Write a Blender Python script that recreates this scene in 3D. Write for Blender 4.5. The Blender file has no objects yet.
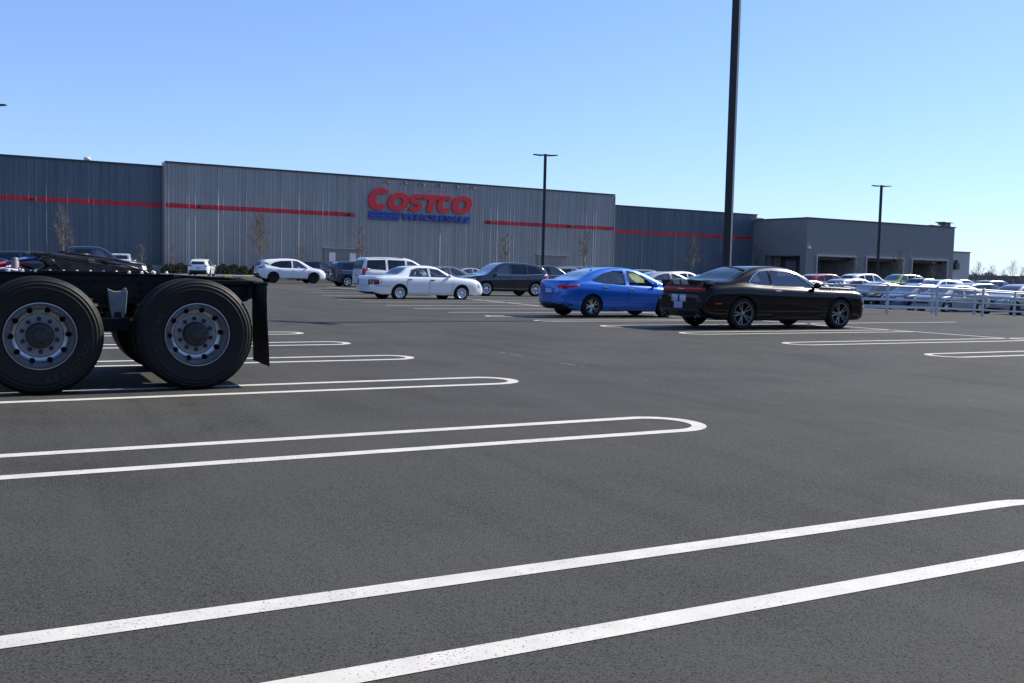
import bpy, bmesh, math, random
from mathutils import Vector, Matrix
from mathutils.bvhtree import BVHTree
random.seed(7)
PI = math.pi
rad = math.radians
scene = bpy.context.scene
COL = scene.collection
# ------------------------------------------------------------------ camera numbers
CAM_H = 1.22; FPX = 994.0; PITCH = rad(4.08); ROLL = rad(1.3)
HEAD = rad(61.9)                       # direction of the parking stalls (from straight ahead)
SH, CH = math.sin(HEAD), math.cos(HEAD)
def un(u, n): return (u*SH - n*CH, u*CH + n*SH)       # stall coordinates -> world
def ground_z(x, y):
    u = x*SH + y*CH
    t = max(0.0, min(1.0, (u-26)/8.0))
    z = -0.03*(8.0*(t*t/2)) if u < 34 else -0.03*(4.0 + (u-34))
    z = max(z, -0.6); n = -x*CH + y*SH; q = max(0.0, min(1.0, (n-42)/20.0)); q = q*q*(3-2*q)
    return z*(1-q)
def at(px, dist):
    """world x,y of a spot seen in image column px at forward distance dist (level with the horizon)"""
    a = (px-512)/FPX
    b = (71-0.0227*(px-512))/FPX
    x = a*math.cos(ROLL)-b*math.sin(ROLL)
    return (x*dist*0.9975, dist)

# ------------------------------------------------------------------ materials
MATS = {}
def newmat(name):
    m = bpy.data.materials.new(name); m.use_nodes = True
    nt = m.node_tree; nt.nodes.clear()
    out = nt.nodes.new('ShaderNodeOutputMaterial')
    return m, nt, out
def N(nt, t, **kw):
    n = nt.nodes.new(t)
    for k, v in kw.items():
        if hasattr(n, k): setattr(n, k, v)
    return n
def mat(name, color, rough=0.5, metal=0.0, coat=0.0, spec=0.5, emit=None, var=0.0, vscale=5.0, bump=0.0, bscale=40.0, crough=.03):
    if name in MATS: return MATS[name]
    m, nt, out = newmat(name)
    p = N(nt, 'ShaderNodeBsdfPrincipled')
    p.inputs['Base Color'].default_value = (*color, 1)
    p.inputs['Roughness'].default_value = rough
    p.inputs['Metallic'].default_value = metal
    p.inputs['Coat Weight'].default_value = coat
    p.inputs['Coat Roughness'].default_value = crough
    p.inputs['Specular IOR Level'].default_value = spec
    if emit:
        p.inputs['Emission Color'].default_value = (*emit[0], 1); p.inputs['Emission Strength'].default_value = emit[1]
    tc = N(nt, 'ShaderNodeTexCoord')
    if var > 0:
        no = N(nt, 'ShaderNodeTexNoise'); no.inputs['Scale'].default_value = vscale; no.inputs['Detail'].default_value = 6
        nt.links.new(tc.outputs['Object'], no.inputs['Vector'])
        mr = N(nt, 'ShaderNodeMapRange'); mr.inputs['To Min'].default_value = 1-var; mr.inputs['To Max'].default_value = 1+var
        mr.inputs['From Min'].default_value = 0.3; mr.inputs['From Max'].default_value = 0.7
        nt.links.new(no.outputs['Fac'], mr.inputs['Value'])
        mx = N(nt, 'ShaderNodeVectorMath', operation='SCALE'); mx.inputs[0].default_value = color
        nt.links.new(mr.outputs[0], mx.inputs['Scale']); nt.links.new(mx.outputs[0], p.inputs['Base Color'])
        mr2 = N(nt, 'ShaderNodeMapRange'); mr2.inputs['To Min'].default_value = max(0.02, rough*0.8); mr2.inputs['To Max'].default_value = min(1, rough*1.25)
        nt.links.new(no.outputs['Fac'], mr2.inputs['Value']); nt.links.new(mr2.outputs[0], p.inputs['Roughness'])
    if bump > 0:
        no = N(nt, 'ShaderNodeTexNoise'); no.inputs['Scale'].default_value = bscale; no.inputs['Detail'].default_value = 4
        nt.links.new(tc.outputs['Object'], no.inputs['Vector'])
        b = N(nt, 'ShaderNodeBump'); b.inputs['Strength'].default_value = bump; b.inputs['Distance'].default_value = 0.01
        nt.links.new(no.outputs['Fac'], b.inputs['Height']); nt.links.new(b.outputs[0], p.inputs['Normal'])
    nt.links.new(p.outputs[0], out.inputs[0])
    MATS[name] = m
    return m
def glass(name, tint, k=1.7, add=.06):
    m, nt, out = newmat(name)
    fr = N(nt, 'ShaderNodeFresnel'); fr.inputs['IOR'].default_value = 1.5
    tr = N(nt, 'ShaderNodeBsdfTransparent'); tr.inputs['Color'].default_value = (*tint, 1)
    gl = N(nt, 'ShaderNodeBsdfGlossy'); gl.inputs['Roughness'].default_value = 0.015; gl.inputs['Color'].default_value = (0.95, 0.97, 1, 1)
    mx = N(nt, 'ShaderNodeMixShader')
    ad = N(nt, 'ShaderNodeMath', operation='MULTIPLY_ADD'); ad.inputs[1].default_value = k; ad.inputs[2].default_value = add; ad.use_clamp = True
    nt.links.new(fr.outputs[0], ad.inputs[0]); nt.links.new(ad.outputs[0], mx.inputs[0])
    nt.links.new(tr.outputs[0], mx.inputs[1]); nt.links.new(gl.outputs[0], mx.inputs[2])
    nt.links.new(mx.outputs[0], out.inputs[0])
    MATS[name] = m
    return m

M_GLASS = glass('window_glass', (0.74, 0.84, 0.82))
M_TINT = glass('tinted_glass', (0.12, 0.14, 0.15), .9, .02)
M_DARK = mat('dark_plastic', (0.012, 0.012, 0.013), 0.55)
M_TRIMBLK = mat('black_trim', (0.02, 0.02, 0.022), 0.35)
M_INT = mat('interior_fabric', (0.035, 0.034, 0.035), 0.9)
M_INTG = mat('interior_grey', (0.10, 0.10, 0.10), 0.9)
M_TYRE = mat('tyre_rubber', (0.009, 0.009, 0.009), 0.72, spec=.25, var=0.25, vscale=9, bump=0.3, bscale=60)
M_CHROME = mat('chrome', (0.8, 0.8, 0.82), 0.08, 1.0)
M_ALLOY = mat('alloy_silver', (0.55, 0.56, 0.58), 0.28, 0.9)
M_ALLOYD = mat('alloy_dark', (0.09, 0.09, 0.10), 0.25, 0.85)
M_BLKRIM = mat('rim_black', (0.012, 0.012, 0.013), 0.3)
M_RED = mat('tail_lamp_red', (0.50, 0.003, 0.010), 0.3, coat=.15)
M_REDD = mat('tail_lamp_dark_red', (0.13, 0.004, 0.008), 0.2, coat=.4)
M_LAMP = mat('headlamp_clear', (0.62, 0.66, 0.70), 0.08, 0.3, coat=1.0)
M_AMBER = mat('amber_lens', (0.6, 0.16, 0.02), 0.2, coat=1.0)
M_PLATE = mat('plate_white', (0.28, 0.36, 0.52), 0.4)
M_UNDER = mat('underbody', (0.008, 0.008, 0.009), 0.8)

# ------------------------------------------------------------------ object helpers
def link(name, me, parent=None):
    o = bpy.data.objects.new(name, me); COL.objects.link(o)
    if parent is not None: o.parent = parent
    return o
def tag(o, label=None, cat=None, group=None, kind=None):
    if label: o['label'] = label
    if cat: o['category'] = cat
    if group: o['group'] = group
    if kind: o['kind'] = kind
    return o
def empty(name, loc=(0, 0, 0), rz=0, label=None, cat=None, group=None):
    o = bpy.data.objects.new(name, None); COL.objects.link(o)
    o.location = loc; o.rotation_euler = (0, 0, rz); o.empty_display_size = 0.3
    return tag(o, label, cat, group)
class MB:
    def __init__(s): s.v = []; s.f = []; s.m = []; s.sm = []
    def add(s, vs, fs, mi=0, smooth=False):
        b = len(s.v); s.v += [tuple(v) for v in vs]
        for f in fs: s.f.append(tuple(b+i for i in f)); s.m.append(mi); s.sm.append(smooth)
        return s
    def box(s, c, d, mi=0, rot=None, taper=1.0):
        x, y, z = d[0]/2, d[1]/2, d[2]/2
        vs = [Vector((sx*x*(taper if sz > 0 else 1), sy*y*(taper if sz > 0 else 1), sz*z)) for sz in (-1, 1) for sy in (-1, 1) for sx in (-1, 1)]
        if rot is not None: vs = [rot @ v for v in vs]
        vs = [v+Vector(c) for v in vs]
        return s.add(vs, [(0, 2, 3, 1), (4, 5, 7, 6), (0, 1, 5, 4), (2, 6, 7, 3), (0, 4, 6, 2), (1, 3, 7, 5)], mi)
    def tube(s, pts, rads, n=8, mi=0, smooth=True, cap=True):
        pts = [Vector(p) for p in pts]
        if not hasattr(rads, '__len__'): rads = [rads]*len(pts)
        vs = []
        for i, p in enumerate(pts):
            t = (pts[min(i+1, len(pts)-1)]-pts[max(i-1, 0)]).normalized()
            a = t.cross(Vector((0, 0, 1)))
            if a.length < 0.05: a = t.cross(Vector((1, 0, 0)))
            a.normalize(); b = t.cross(a)
            for k in range(n):
                an = 2*PI*k/n
                vs.append(p+(a*math.cos(an)+b*math.sin(an))*rads[i])
        fs = []
        for i in range(len(pts)-1):
            for k in range(n):
                k2 = (k+1) % n
                fs.append((i*n+k, i*n+k2, (i+1)*n+k2, (i+1)*n+k))
        s.add(vs, fs, mi, smooth)
        if cap:
            b = len(s.v)-len(vs)
            s.f.append(tuple(b+k for k in range(n))[::-1]); s.m.append(mi); s.sm.append(False)
            s.f.append(tuple(b+(len(pts)-1)*n+k for k in range(n))); s.m.append(mi); s.sm.append(False)
        return s
    def lathe(s, prof, n=32, axis='y', c=(0, 0, 0), mi=0, smooth=True, closed=False):
        """prof list of (r, h) ; revolve round axis"""
        vs = []
        for r, h in prof:
            for k in range(n):
                a = 2*PI*k/n; p = (r*math.cos(a), r*math.sin(a))
                if axis == 'y': q = (p[0], h, p[1])
                elif axis == 'z': q = (p[0], p[1], h)
                else: q = (h, p[0], p[1])
                vs.append((q[0]+c[0], q[1]+c[1], q[2]+c[2]))
        fs = []
        m = len(prof)
        for i in range(m if closed else m-1):
            j = (i+1) % m
            for k in range(n):
                k2 = (k+1) % n
                fs.append((i*n+k, j*n+k, j*n+k2, i*n+k2))
        return s.add(vs, fs, mi, smooth)
    def prism(s, poly, a, b, plane='xz', mi=0):
        """extrude 2d polygon between a and b along the missing axis"""
        def P(p, h):
            if plane == 'xz': return (p[0], h, p[1])
            if plane == 'yz': return (h, p[0], p[1])
            return (p[0], p[1], h)
        n = len(poly)
        vs = [P(p, a) for p in poly]+[P(p, b) for p in poly]
        fs = [tuple(range(n)), tuple(range(2*n-1, n-1, -1))]+[(i, i+n, (i+1) % n+n, (i+1) % n) for i in range(n)]
        return s.add(vs, fs, mi)
    def mesh(s, name, mats, recalc=True, bevel=0):
        me = bpy.data.meshes.new(name); me.from_pydata(s.v, [], s.f)
        for m in (mats if isinstance(mats, (list, tuple)) else [mats]): me.materials.append(m)
        me.polygons.foreach_set('material_index', s.m); me.polygons.foreach_set('use_smooth', s.sm)
        if recalc:
            bm = bmesh.new(); bm.from_mesh(me); bmesh.ops.recalc_face_normals(bm, faces=bm.faces)
            if bevel:
                es = [e for e in bm.edges if len(e.link_faces) == 2 and e.calc_face_angle(0) > 0.6]
                bmesh.ops.bevel(bm, geom=es, offset=bevel, segments=1, affect='EDGES', clamp_overlap=True)
            bm.to_mesh(me); bm.free()
        me.update()
        return me
    def build(s, name, mats, parent=None, recalc=True, bevel=0):
        return link(name, s.mesh(name, mats, recalc, bevel), parent)
def copy_tree(o, parent=None, remap=None):
    c = o.copy(); COL.objects.link(c); c.parent = parent
    if remap and c.type == 'MESH' and any(m.name in remap for m in c.data.materials if m):
        key = (c.data.name, tuple(sorted((k, v.name) for k, v in remap.items())))
        if key not in MESHCACHE:
            d = c.data.copy()
            for i, m in enumerate(d.materials):
                if m and m.name in remap: d.materials[i] = remap[m.name]
            MESHCACHE[key] = d
        c.data = MESHCACHE[key]
    for ch in [x for x in KIDS.get(o.name, [])]:
        copy_tree(ch, c, remap)
    return c
MESHCACHE = {}
KIDS = {}
def index_kids():
    KIDS.clear()
    for o in bpy.data.objects:
        if o.parent: KIDS.setdefault(o.parent.name, []).append(o)
def pchip(keys):
    keys = sorted(keys); xs = [k[0] for k in keys]; ys = [k[1] for k in keys]; n = len(xs)
    h = [xs[i+1]-xs[i] for i in range(n-1)]; d = [(ys[i+1]-ys[i])/h[i] for i in range(n-1)]
    m = [0]*n
    m[0] = d[0]; m[-1] = d[-1]
    for i in range(1, n-1):
        if d[i-1]*d[i] <= 0: m[i] = 0
        else:
            w1 = 2*h[i]+h[i-1]; w2 = h[i]+2*h[i-1]; m[i] = (w1+w2)/(w1/d[i-1]+w2/d[i])
    def f(x):
        if x <= xs[0]: return ys[0]
        if x >= xs[-1]: return ys[-1]
        i = 0
        while x > xs[i+1]: i += 1
        t = (x-xs[i])/h[i]
        return (ys[i]*(1+2*t)*(1-t)**2+h[i]*m[i]*t*(1-t)**2+ys[i+1]*t*t*(3-2*t)+h[i]*m[i+1]*t*t*(t-1))
    return f
SKY_AIR, SKY_DUST, SKY_OZ, SKY_STR, SUN_STR, EXPO, ASPH = 1.0, .3, 2.5, .160, 5.0, .62, .0740; SKY_TINT = (.65, .815, 1.17); SKY_GAM = .75
# ------------------------------------------------------------------ cars
def eval_bool(base, cutters):
    """difference of mesh base with each cutter mesh"""
    ob = link('tmp_base', base); cs = []
    for c in cutters:
        co = link('tmp_cut', c); cs.append(co)
        md = ob.modifiers.new('b', 'BOOLEAN'); md.operation = 'DIFFERENCE'; md.solver = 'EXACT'; md.object = co
    dg = bpy.context.evaluated_depsgraph_get(); dg.update()
    me = bpy.data.meshes.new_from_object(ob.evaluated_get(dg))
    bpy.data.objects.remove(ob)
    for c in cs: bpy.data.objects.remove(c)
    return me

class Car:
    def __init__(s, spec):
        s.sp = spec; L = spec['L']; s.L = L; s.W = spec['W']/2
        s.top = pchip(spec['top']); s.belt0 = pchip(spec['belt']); s.bot = pchip(spec['bot']); s.wid = pchip(spec['wid'])
        s.tum = spec['tum']
        s.rx = -spec['wb']/2+spec.get('wo', 0); s.fx = spec['wb']/2+spec.get('wo', 0)
    def ring(s, x):
        zt = s.top(x); zb = s.bot(x); be = min(s.belt0(x), zt-0.035); be = max(be, zb+0.12)
        W = s.wid(x)
        pts = [(0, zb), (W*.6, zb), (W*.86, zb)]
        sh = s.sp.get('sho', .945)
        for t, k in ((.03, .915), (.10, .945), (.28, .972), (.5, .992), (.70, 1.0), (.82, .995), (.90, .995-(.995-sh)*.25), (.96, .995-(.995-sh)*.60), (1.0, sh)):
            pts.append((W*k, zb+t*(be-zb)))
        H = zt-be
        yb = W*sh-min(.02, .2*H)
        yr = yb-s.tum*H
        for t in (.12, .35, .6, .8): pts.append((yb-s.tum*H*t, be+t*H*.97))
        cr = s.sp.get('round', .12)
        for k, t in ((.985, .90), (.95, .955), (.88, .985), (.74, .995), (.5, 1.0), (.25, 1.0)):
            crown = min(.03, .4*H)*(1-k*k)*.5
            pts.append((yr*k, be+H*t*1.0+crown if t < 1 else zt+crown*.6))
        pts.append((0, zt+min(.03, .4*H)*.35))
        return pts
    def bow(s, x, y):
        L = s.L/2; W = s.W
        q = (abs(y)/W)**2.6
        f = max(0, (x-(L-.75))/.75)**1.3; r = max(0, (-x-(L-.6))/.6)**1.3
        return x-s.sp.get('bf', .2)*q*f+s.sp.get('br', .12)*q*r
    def body_mesh(s):
        L = s.L/2
        xs = set()
        x = -L
        while x < L:
            xs.add(round(x, 3)); x += .035 if any(a-.05 < x < b+.1 for a, _, b, _, _ in s.sp['screens'] if a > 0) else .09
        for e in (.012, .03, .06): xs.add(round(-L+e, 3)); xs.add(round(L-e, 3))
        xs.add(round(L, 3))
        for d0, d1 in s.sp['doors']: xs.add(d0); xs.add(d1)
        xs = sorted(xs)
        k = [xs[0]]
        keep = {round(L, 3)}|{d for dd in s.sp['doors'] for d in dd}
        for a in xs[1:]:
            if a-k[-1] < .011:
                if a in keep: k[-1] = a
                continue
            k.append(a)
        xs = k
        mb = MB(); rings = []
        m = len(s.ring(0))
        for x in xs:
            r = s.ring(x); ln = []
            for y, z in r: ln.append((s.bow(x, y), y, z))
            full = ln+[(a, -b, c) for a, b, c in ln[-2:0:-1]]
            rings.append(full)
        n = len(rings[0]); vs = [p for r in rings for p in r]; fs = []
        for i in range(len(xs)-1):
            for j in range(n):
                j2 = (j+1) % n
                fs.append((i*n+j, i*n+j2, (i+1)*n+j2, (i+1)*n+j))
        mb.add(vs, fs, 0, True)
        # end caps : strips between left and right ring halves
        for e, i in ((-1, 0), (1, len(xs)-1)):
            b = i*n; x = xs[i]; cols = (-.8, -.5, 0, .5, .8)
            idx = []
            for j in range(1, m-1):
                l = b+j; r = b+(n-j); yj = rings[i][j][1]; zj = rings[i][j][2]
                row = [r]
                for c in cols:
                    mb.v.append((s.bow(x, yj*c), yj*c, zj)); row.append(len(mb.v)-1)
                row.append(l); idx.append(row)
            for q in range(len(idx)-1):
                for c in range(len(idx[0])-1):
                    mb.f.append((idx[q][c], idx[q][c+1], idx[q+1][c+1], idx[q+1][c])); mb.m.append(0); mb.sm.append(True)
            bott = idx[0]; mb.f.append(tuple([b]+bott)); mb.m.append(0); mb.sm.append(True)
            topr = idx[-1]; mb.f.append(tuple([b+m-1]+topr[::-1])); mb.m.append(0); mb.sm.append(True)
        me = mb.mesh('body', [s.paint, M_DARK])
        bm = bmesh.new(); bm.from_mesh(me); bmesh.ops.remove_doubles(bm, verts=bm.verts, dist=.0005)
        bmesh.ops.recalc_face_normals(bm, faces=bm.faces)
        s.bvh = BVHTree.FromBMesh(bm)
        # dark lower edge (underbody) by real material split
        for f in bm.faces:
            c = f.calc_center_median()
            if f.normal.z < -.6 and c.z < s.bot(c.x)+.05: f.material_index = 1
        bm.to_mesh(me); bm.free()
        return me
    def cavity(s):
        x0, x1 = s.sp['cab']; mb = MB(); n = 12; rings = []
        for i in range(n+1):
            x = x0+(x1-x0)*i/n; zt = s.top(x)-.055; be = min(s.belt0(x), zt-.02); W = s.wid(x)
            H = s.top(x)-be; yb = W*.945-.06; yr = (W*.945-.02-s.tum*H)*.88
            yr = min(yr, yb); zl = .42
            h = [(0, zl), (yb-.02, zl), (yb, be-.03), (yr, max(be+.0, be+.82*(zt-be))), (yr*.7, zt), (0, zt+.01)]
            rings.append([(x, y, z) for y, z in h]+[(x, -y, z) for y, z in h[-2:0:-1]])
        m = len(rings[0]); vs = [p for r in rings for p in r]
        fs = [(i*m+j, i*m+(j+1) % m, (i+1)*m+(j+1) % m, (i+1)*m+j) for i in range(n) for j in range(m)]
        fs += [tuple(range(m)), tuple(n*m+j for j in range(m))[::-1]]
        mb.add(vs, fs, 1); return mb.mesh('c', [s.paint, M_DARK])
    def hit(s, a, b, axis, side=1):
        if axis == 'side': o = Vector((a, 3*side, b)); d = Vector((0, -side, 0))
        elif axis == 'rear': o = Vector((-6, a, b)); d = Vector((1, 0, 0))
        elif axis == 'front': o = Vector((6, a, b)); d = Vector((-1, 0, 0))
        else: o = Vector((a, b, 5)); d = Vector((0, 0, -1))
        loc, nor, i, dist = s.bvh.ray_cast(o, d)
        if loc is None:
            loc, nor, i, dist = s.bvh.find_nearest(o+d*2.2 if axis == 'side' else o+d*3.5)
        if nor.dot(d) > 0: nor = -nor
        return loc, nor
    def patch(s, poly, axis, off=.004, side=1, cell=.07, thick=0):
        bm = bmesh.new()
        vs = [bm.verts.new((p[0], p[1], 0)) for p in poly]; bm.faces.new(vs)
        xs = [p[0] for p in poly]; ys = [p[1] for p in poly]
        a = math.ceil(min(xs)/cell)*cell
        while a < max(xs):
            bmesh.ops.bisect_plane(bm, geom=bm.verts[:]+bm.edges[:]+bm.faces[:], plane_co=(a, 0, 0), plane_no=(1, 0, 0)); a += cell
        a = math.ceil(min(ys)/cell)*cell
        while a < max(ys):
            bmesh.ops.bisect_plane(bm, geom=bm.verts[:]+bm.edges[:]+bm.faces[:], plane_co=(0, a, 0), plane_no=(0, 1, 0)); a += cell
        bmesh.ops.triangulate(bm, faces=[f for f in bm.faces if len(f.verts) > 4])
        bm.verts.ensure_lookup_table()
        P = []; Nn = []
        for v in bm.verts:
            l, n = s.hit(v.co.x, v.co.y, axis, side); P.append(l+n*off); Nn.append(n)
        F = [tuple(v.index for v in f.verts) for f in bm.faces]
        B = [(e.verts[0].index, e.verts[1].index) for e in bm.edges if len(e.link_faces) == 1]
        bm.free()
        if thick:
            k = len(P); P2 = [p-n*thick for p, n in zip(P, Nn)]
            F = F+[tuple(i+k for i in f[::-1]) for f in F]+[(a, b, b+k, a+k) for a, b in B]
            P = P+P2
        return P, F
    def part(s, name, parent, polys, axis, m, off=.004, both=True, thick=.012, cell=.07, smooth=True, mirror_y=False):
        if 'lamp' in name or name in ('number_plate', 'badge', 'grille'): off = max(off, .010)
        o = None
        for poly in polys:
            for sd in ((1, -1) if axis == 'side' else (1,)):
                mb = MB(); mb.add(*s.patch(poly, axis, off, sd, cell, thick), 0, smooth); o = mb.build(name, m, parent)
        return o
    def strip(s, pts, w, axis, side, closed=False):
        out = []
        n = len(pts)
        for i in range(n if closed else n-1):
            a = Vector(pts[i]); b = Vector(pts[(i+1) % n]); t = (b-a).normalized(); q = Vector((-t.y, t.x))*w/2
            k = max(1, int((b-a).length/.08))
            for j in range(k):
                p0 = a+(b-a)*j/k; p1 = a+(b-a)*(j+1)/k
                out.append([tuple(p0-q), tuple(p1-q), tuple(p1+q), tuple(p0+q)])
        V = []; F = []
        for q in out:
            b = len(V)
            for p in q:
                l, nn = s.hit(p[0], p[1], axis, side); V.append(l+nn*.003)
            F.append((b, b+1, b+2, b+3))
        return V, F
    def build(s, name, paint, loc, rz, label, cat, group=None):
        sp = s.sp; s.paint = paint; R = sp['R']
        root = empty(name, loc, rz, label, cat, group)
        me = s.body_mesh()
        cut = [s.cavity()]
        for wx in (s.rx, s.fx):
            mb = MB(); n = 28
            for sd in (1, -1):
                ring = [(wx+(R+.045)*math.cos(2*PI*k/n), R+(R+.045)*math.sin(2*PI*k/n)) for k in range(n)]
                mb.prism(ring, sd*(s.W-.34), sd*(s.W+.2), 'xz', 1)
            cut.append(mb.mesh('c', [paint, M_DARK]))
        mb = MB()
        for w in sp['win']: mb.prism(w, -1.4, 1.4, 'xz', 1)
        cut.append(mb.mesh('c', [paint, M_DARK]))
        mb = MB(); mb2 = MB()
        for (x0, y0, x1, y1, zl) in sp['screens']:
            mb.prism([(x0, -y0), (x1, -y1), (x1, y1), (x0, y0)], zl, 2.6, 'xy', 1)
        cut.append(mb.mesh('c', [paint, M_DARK]))
        body = eval_bool(me, cut)
        # split doors off
        bm = bmesh.new(); bm.from_mesh(body)
        doors = {}
        for f in bm.faces:
            c = f.calc_center_median()
            if f.material_index == 0 and abs(c.y) > s.W*.80 and c.z < s.belt0(c.x)+.0 and c.z > s.bot(c.x)+.10:
                for i, (d0, d1) in enumerate(sp['doors']):
                    if d0 < c.x < d1: doors.setdefault((i, 1 if c.y > 0 else -1), []).append(f)
        bodyo = link('body', body, root)
        dobj = {}
        for key, fs in doors.items():
            mb = MB(); im = {}; vs = []; ff = []
            for f in fs:
                r = []
                for v in f.verts:
                    if v.index not in im: im[v.index] = len(vs); vs.append(tuple(v.co))
                    r.append(im[v.index])
                ff.append(tuple(r))
            mb.add(vs, ff, 0, True)
            i, sd = key; d0, d1 = sp['doors'][i]
            zb = s.bot((d0+d1)/2)+.10
            be = lambda x: s.belt0(x)
            V, F = s.strip([(d0, be(d0)-.01), (d0, zb), (d1, zb), (d1, be(d1)-.01)], .011, 'side', sd)
            mb.add(V, F, 1, False)
            do = mb.build('door', [paint, M_UNDER], root, recalc=False); dobj[key] = do
            hx = d0+.13 if True else d1
            hz = s.belt0(hx)-.10
            l, nn = s.hit(hx, hz, 'side', sd)
            hb = MB(); hb.box(l+nn*.022, (.17, .022, .028)); hb.box(l+nn*.004, (.19, .016, .05), 1)
            hb.build('handle', [sp.get('handle', paint), M_DARK], do, bevel=.006)
            if i == 0:   # front door: mirror
                mx = d1-.16; l, nn = s.hit(mx, s.belt0(mx)+.03, 'side', sd)
                mm = MB(); c = Vector((l.x+.02, sd*(abs(l.y)+.12), s.belt0(mx)+.09))
                prof = [(.0, -.075), (.05, -.07), (.085, -.03), (.09, .0), (.08, .04), (.045, .075), (0, .08)]
                mm.lathe([(r_, h) for r_, h in prof], 12, 'x')
                mm.v = [(c.x+v[0]*.9, c.y+v[1]*1.15, c.z+v[2]*.85) for v in mm.v]
                mm.box((c.x, sd*(abs(l.y)+.03), c.z-.05), (.05, .12, .04))
                mm.build('mirror', sp.get('mirror', paint), do)
        if doors:
            bmesh.ops.delete(bm, geom=[f for fs in doors.values() for f in fs], context='FACES')
            bm.to_mesh(body)
        bm.free()
        body.set_sharp_from_angle(angle=rad(38))
        # panel seams of bonnet and boot
        for ax, key in (('side', 'seam_side'), ('rear', 'seam_rear')):
            for ln in sp.get(key, []):
                for sd in ((1, -1) if ax == 'side' else (1,)):
                    mb = MB(); mb.add(*s.strip(ln, .01, ax, sd)); mb.build('panel_gap', M_UNDER, bodyo)
        # windows
        tint = sp.get('tint', [])
        for i, w in enumerate(sp['win']):
            g = M_TINT if i in tint else M_GLASS
            for sd in (1, -1):
                mb = MB(); mb.add(*s.patch(w, 'side', -.014, sd, .12), 0, True)
                mb.build('window', g, root)
        for i, (x0, y0, x1, y1, zl) in enumerate(sp['screens']):
            mb = MB(); e = .012
            mb.add(*s.patch([(x0-e, -y0-e), (x1+e, -y1-e), (x1+e, y1+e), (x0-e, y0+e)], 'top', .002, 1, .09), 0, True)
            mb.build('windscreen' if x0 > 0 else 'rear_window', M_TINT if ('rear' in tint and x0 < 0) else M_GLASS, root)
        tr = sp.get('wtrim')
        if tr:
            for pts in sp['trimline']:
                for sd in (1, -1):
                    mb = MB(); mb.add(*s.strip(pts, sp.get('tw', .016), 'side', sd)); mb.build('window_trim', tr, root)
        # pillar covers
        for nm, ax, m, polys in sp.get('bits', []):
            s.part(nm, root, polys, ax, m, thick=.02)
        # interior
        mb = MB(); x0, x1 = sp['cab']; fl = .42; fs = sp.get('seatx', (x0+x1)/2+.15)
        for sx, yy, w in ((fs, .38, .5), (fs, -.38, .5), (sp.get('seatr', fs-.9), 0, 1.25)):
            mb.box((sx, yy, fl+.13), (.5, w, .2)); rt = Matrix.Rotation(-.25, 3, 'Y')
            mb.box((sx-.3, yy, fl+.42), (.16, w*.92, .56), 0, rt, .85)
            for hy in ((0,) if w < 1 else (-.4, .4)):
                mb.box((sx-.40, yy+hy, fl+.77), (.10, .25, .17), 0, rt, .85)
        mb.box((x1-.34, 0, min(.80, s.belt0(x1)-.16)), (.5, 1.3, .26))
        st = MB(); cx = fs+.42; mb.tube([(cx+.02+.05*math.sin(a)*0, .38+.18*math.cos(a), .93+.17*math.sin(a)) for a in [2*PI*k/16 for k in range(17)]], .014, 5)
        mb.build('interior', M_INT, root, bevel=.03)
        # wheels
        wl = sp['wheel']; k = 0
        for wx in (s.rx, s.fx):
            for sd in (1, -1):
                make_wheel(root, wx, sd*(s.W-.015), R, wl, sd)
        # lamps etc
        for nm, ax, m, polys in sp['lamps']:
            both = []
            for p in polys:
                both.append(p)
            if ax == 'side': s.part(nm, root, both, 'side', m, thick=.02)
            else:
                for p in both:
                    s.part(nm, root, [p], ax, m, thick=.02)
                    if sum(q[0] for q in p)/len(p) > .08: s.part(nm, root, [[(-q[0], q[1]) for q in p[::-1]]], ax, m, thick=.02)
        return root

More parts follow.
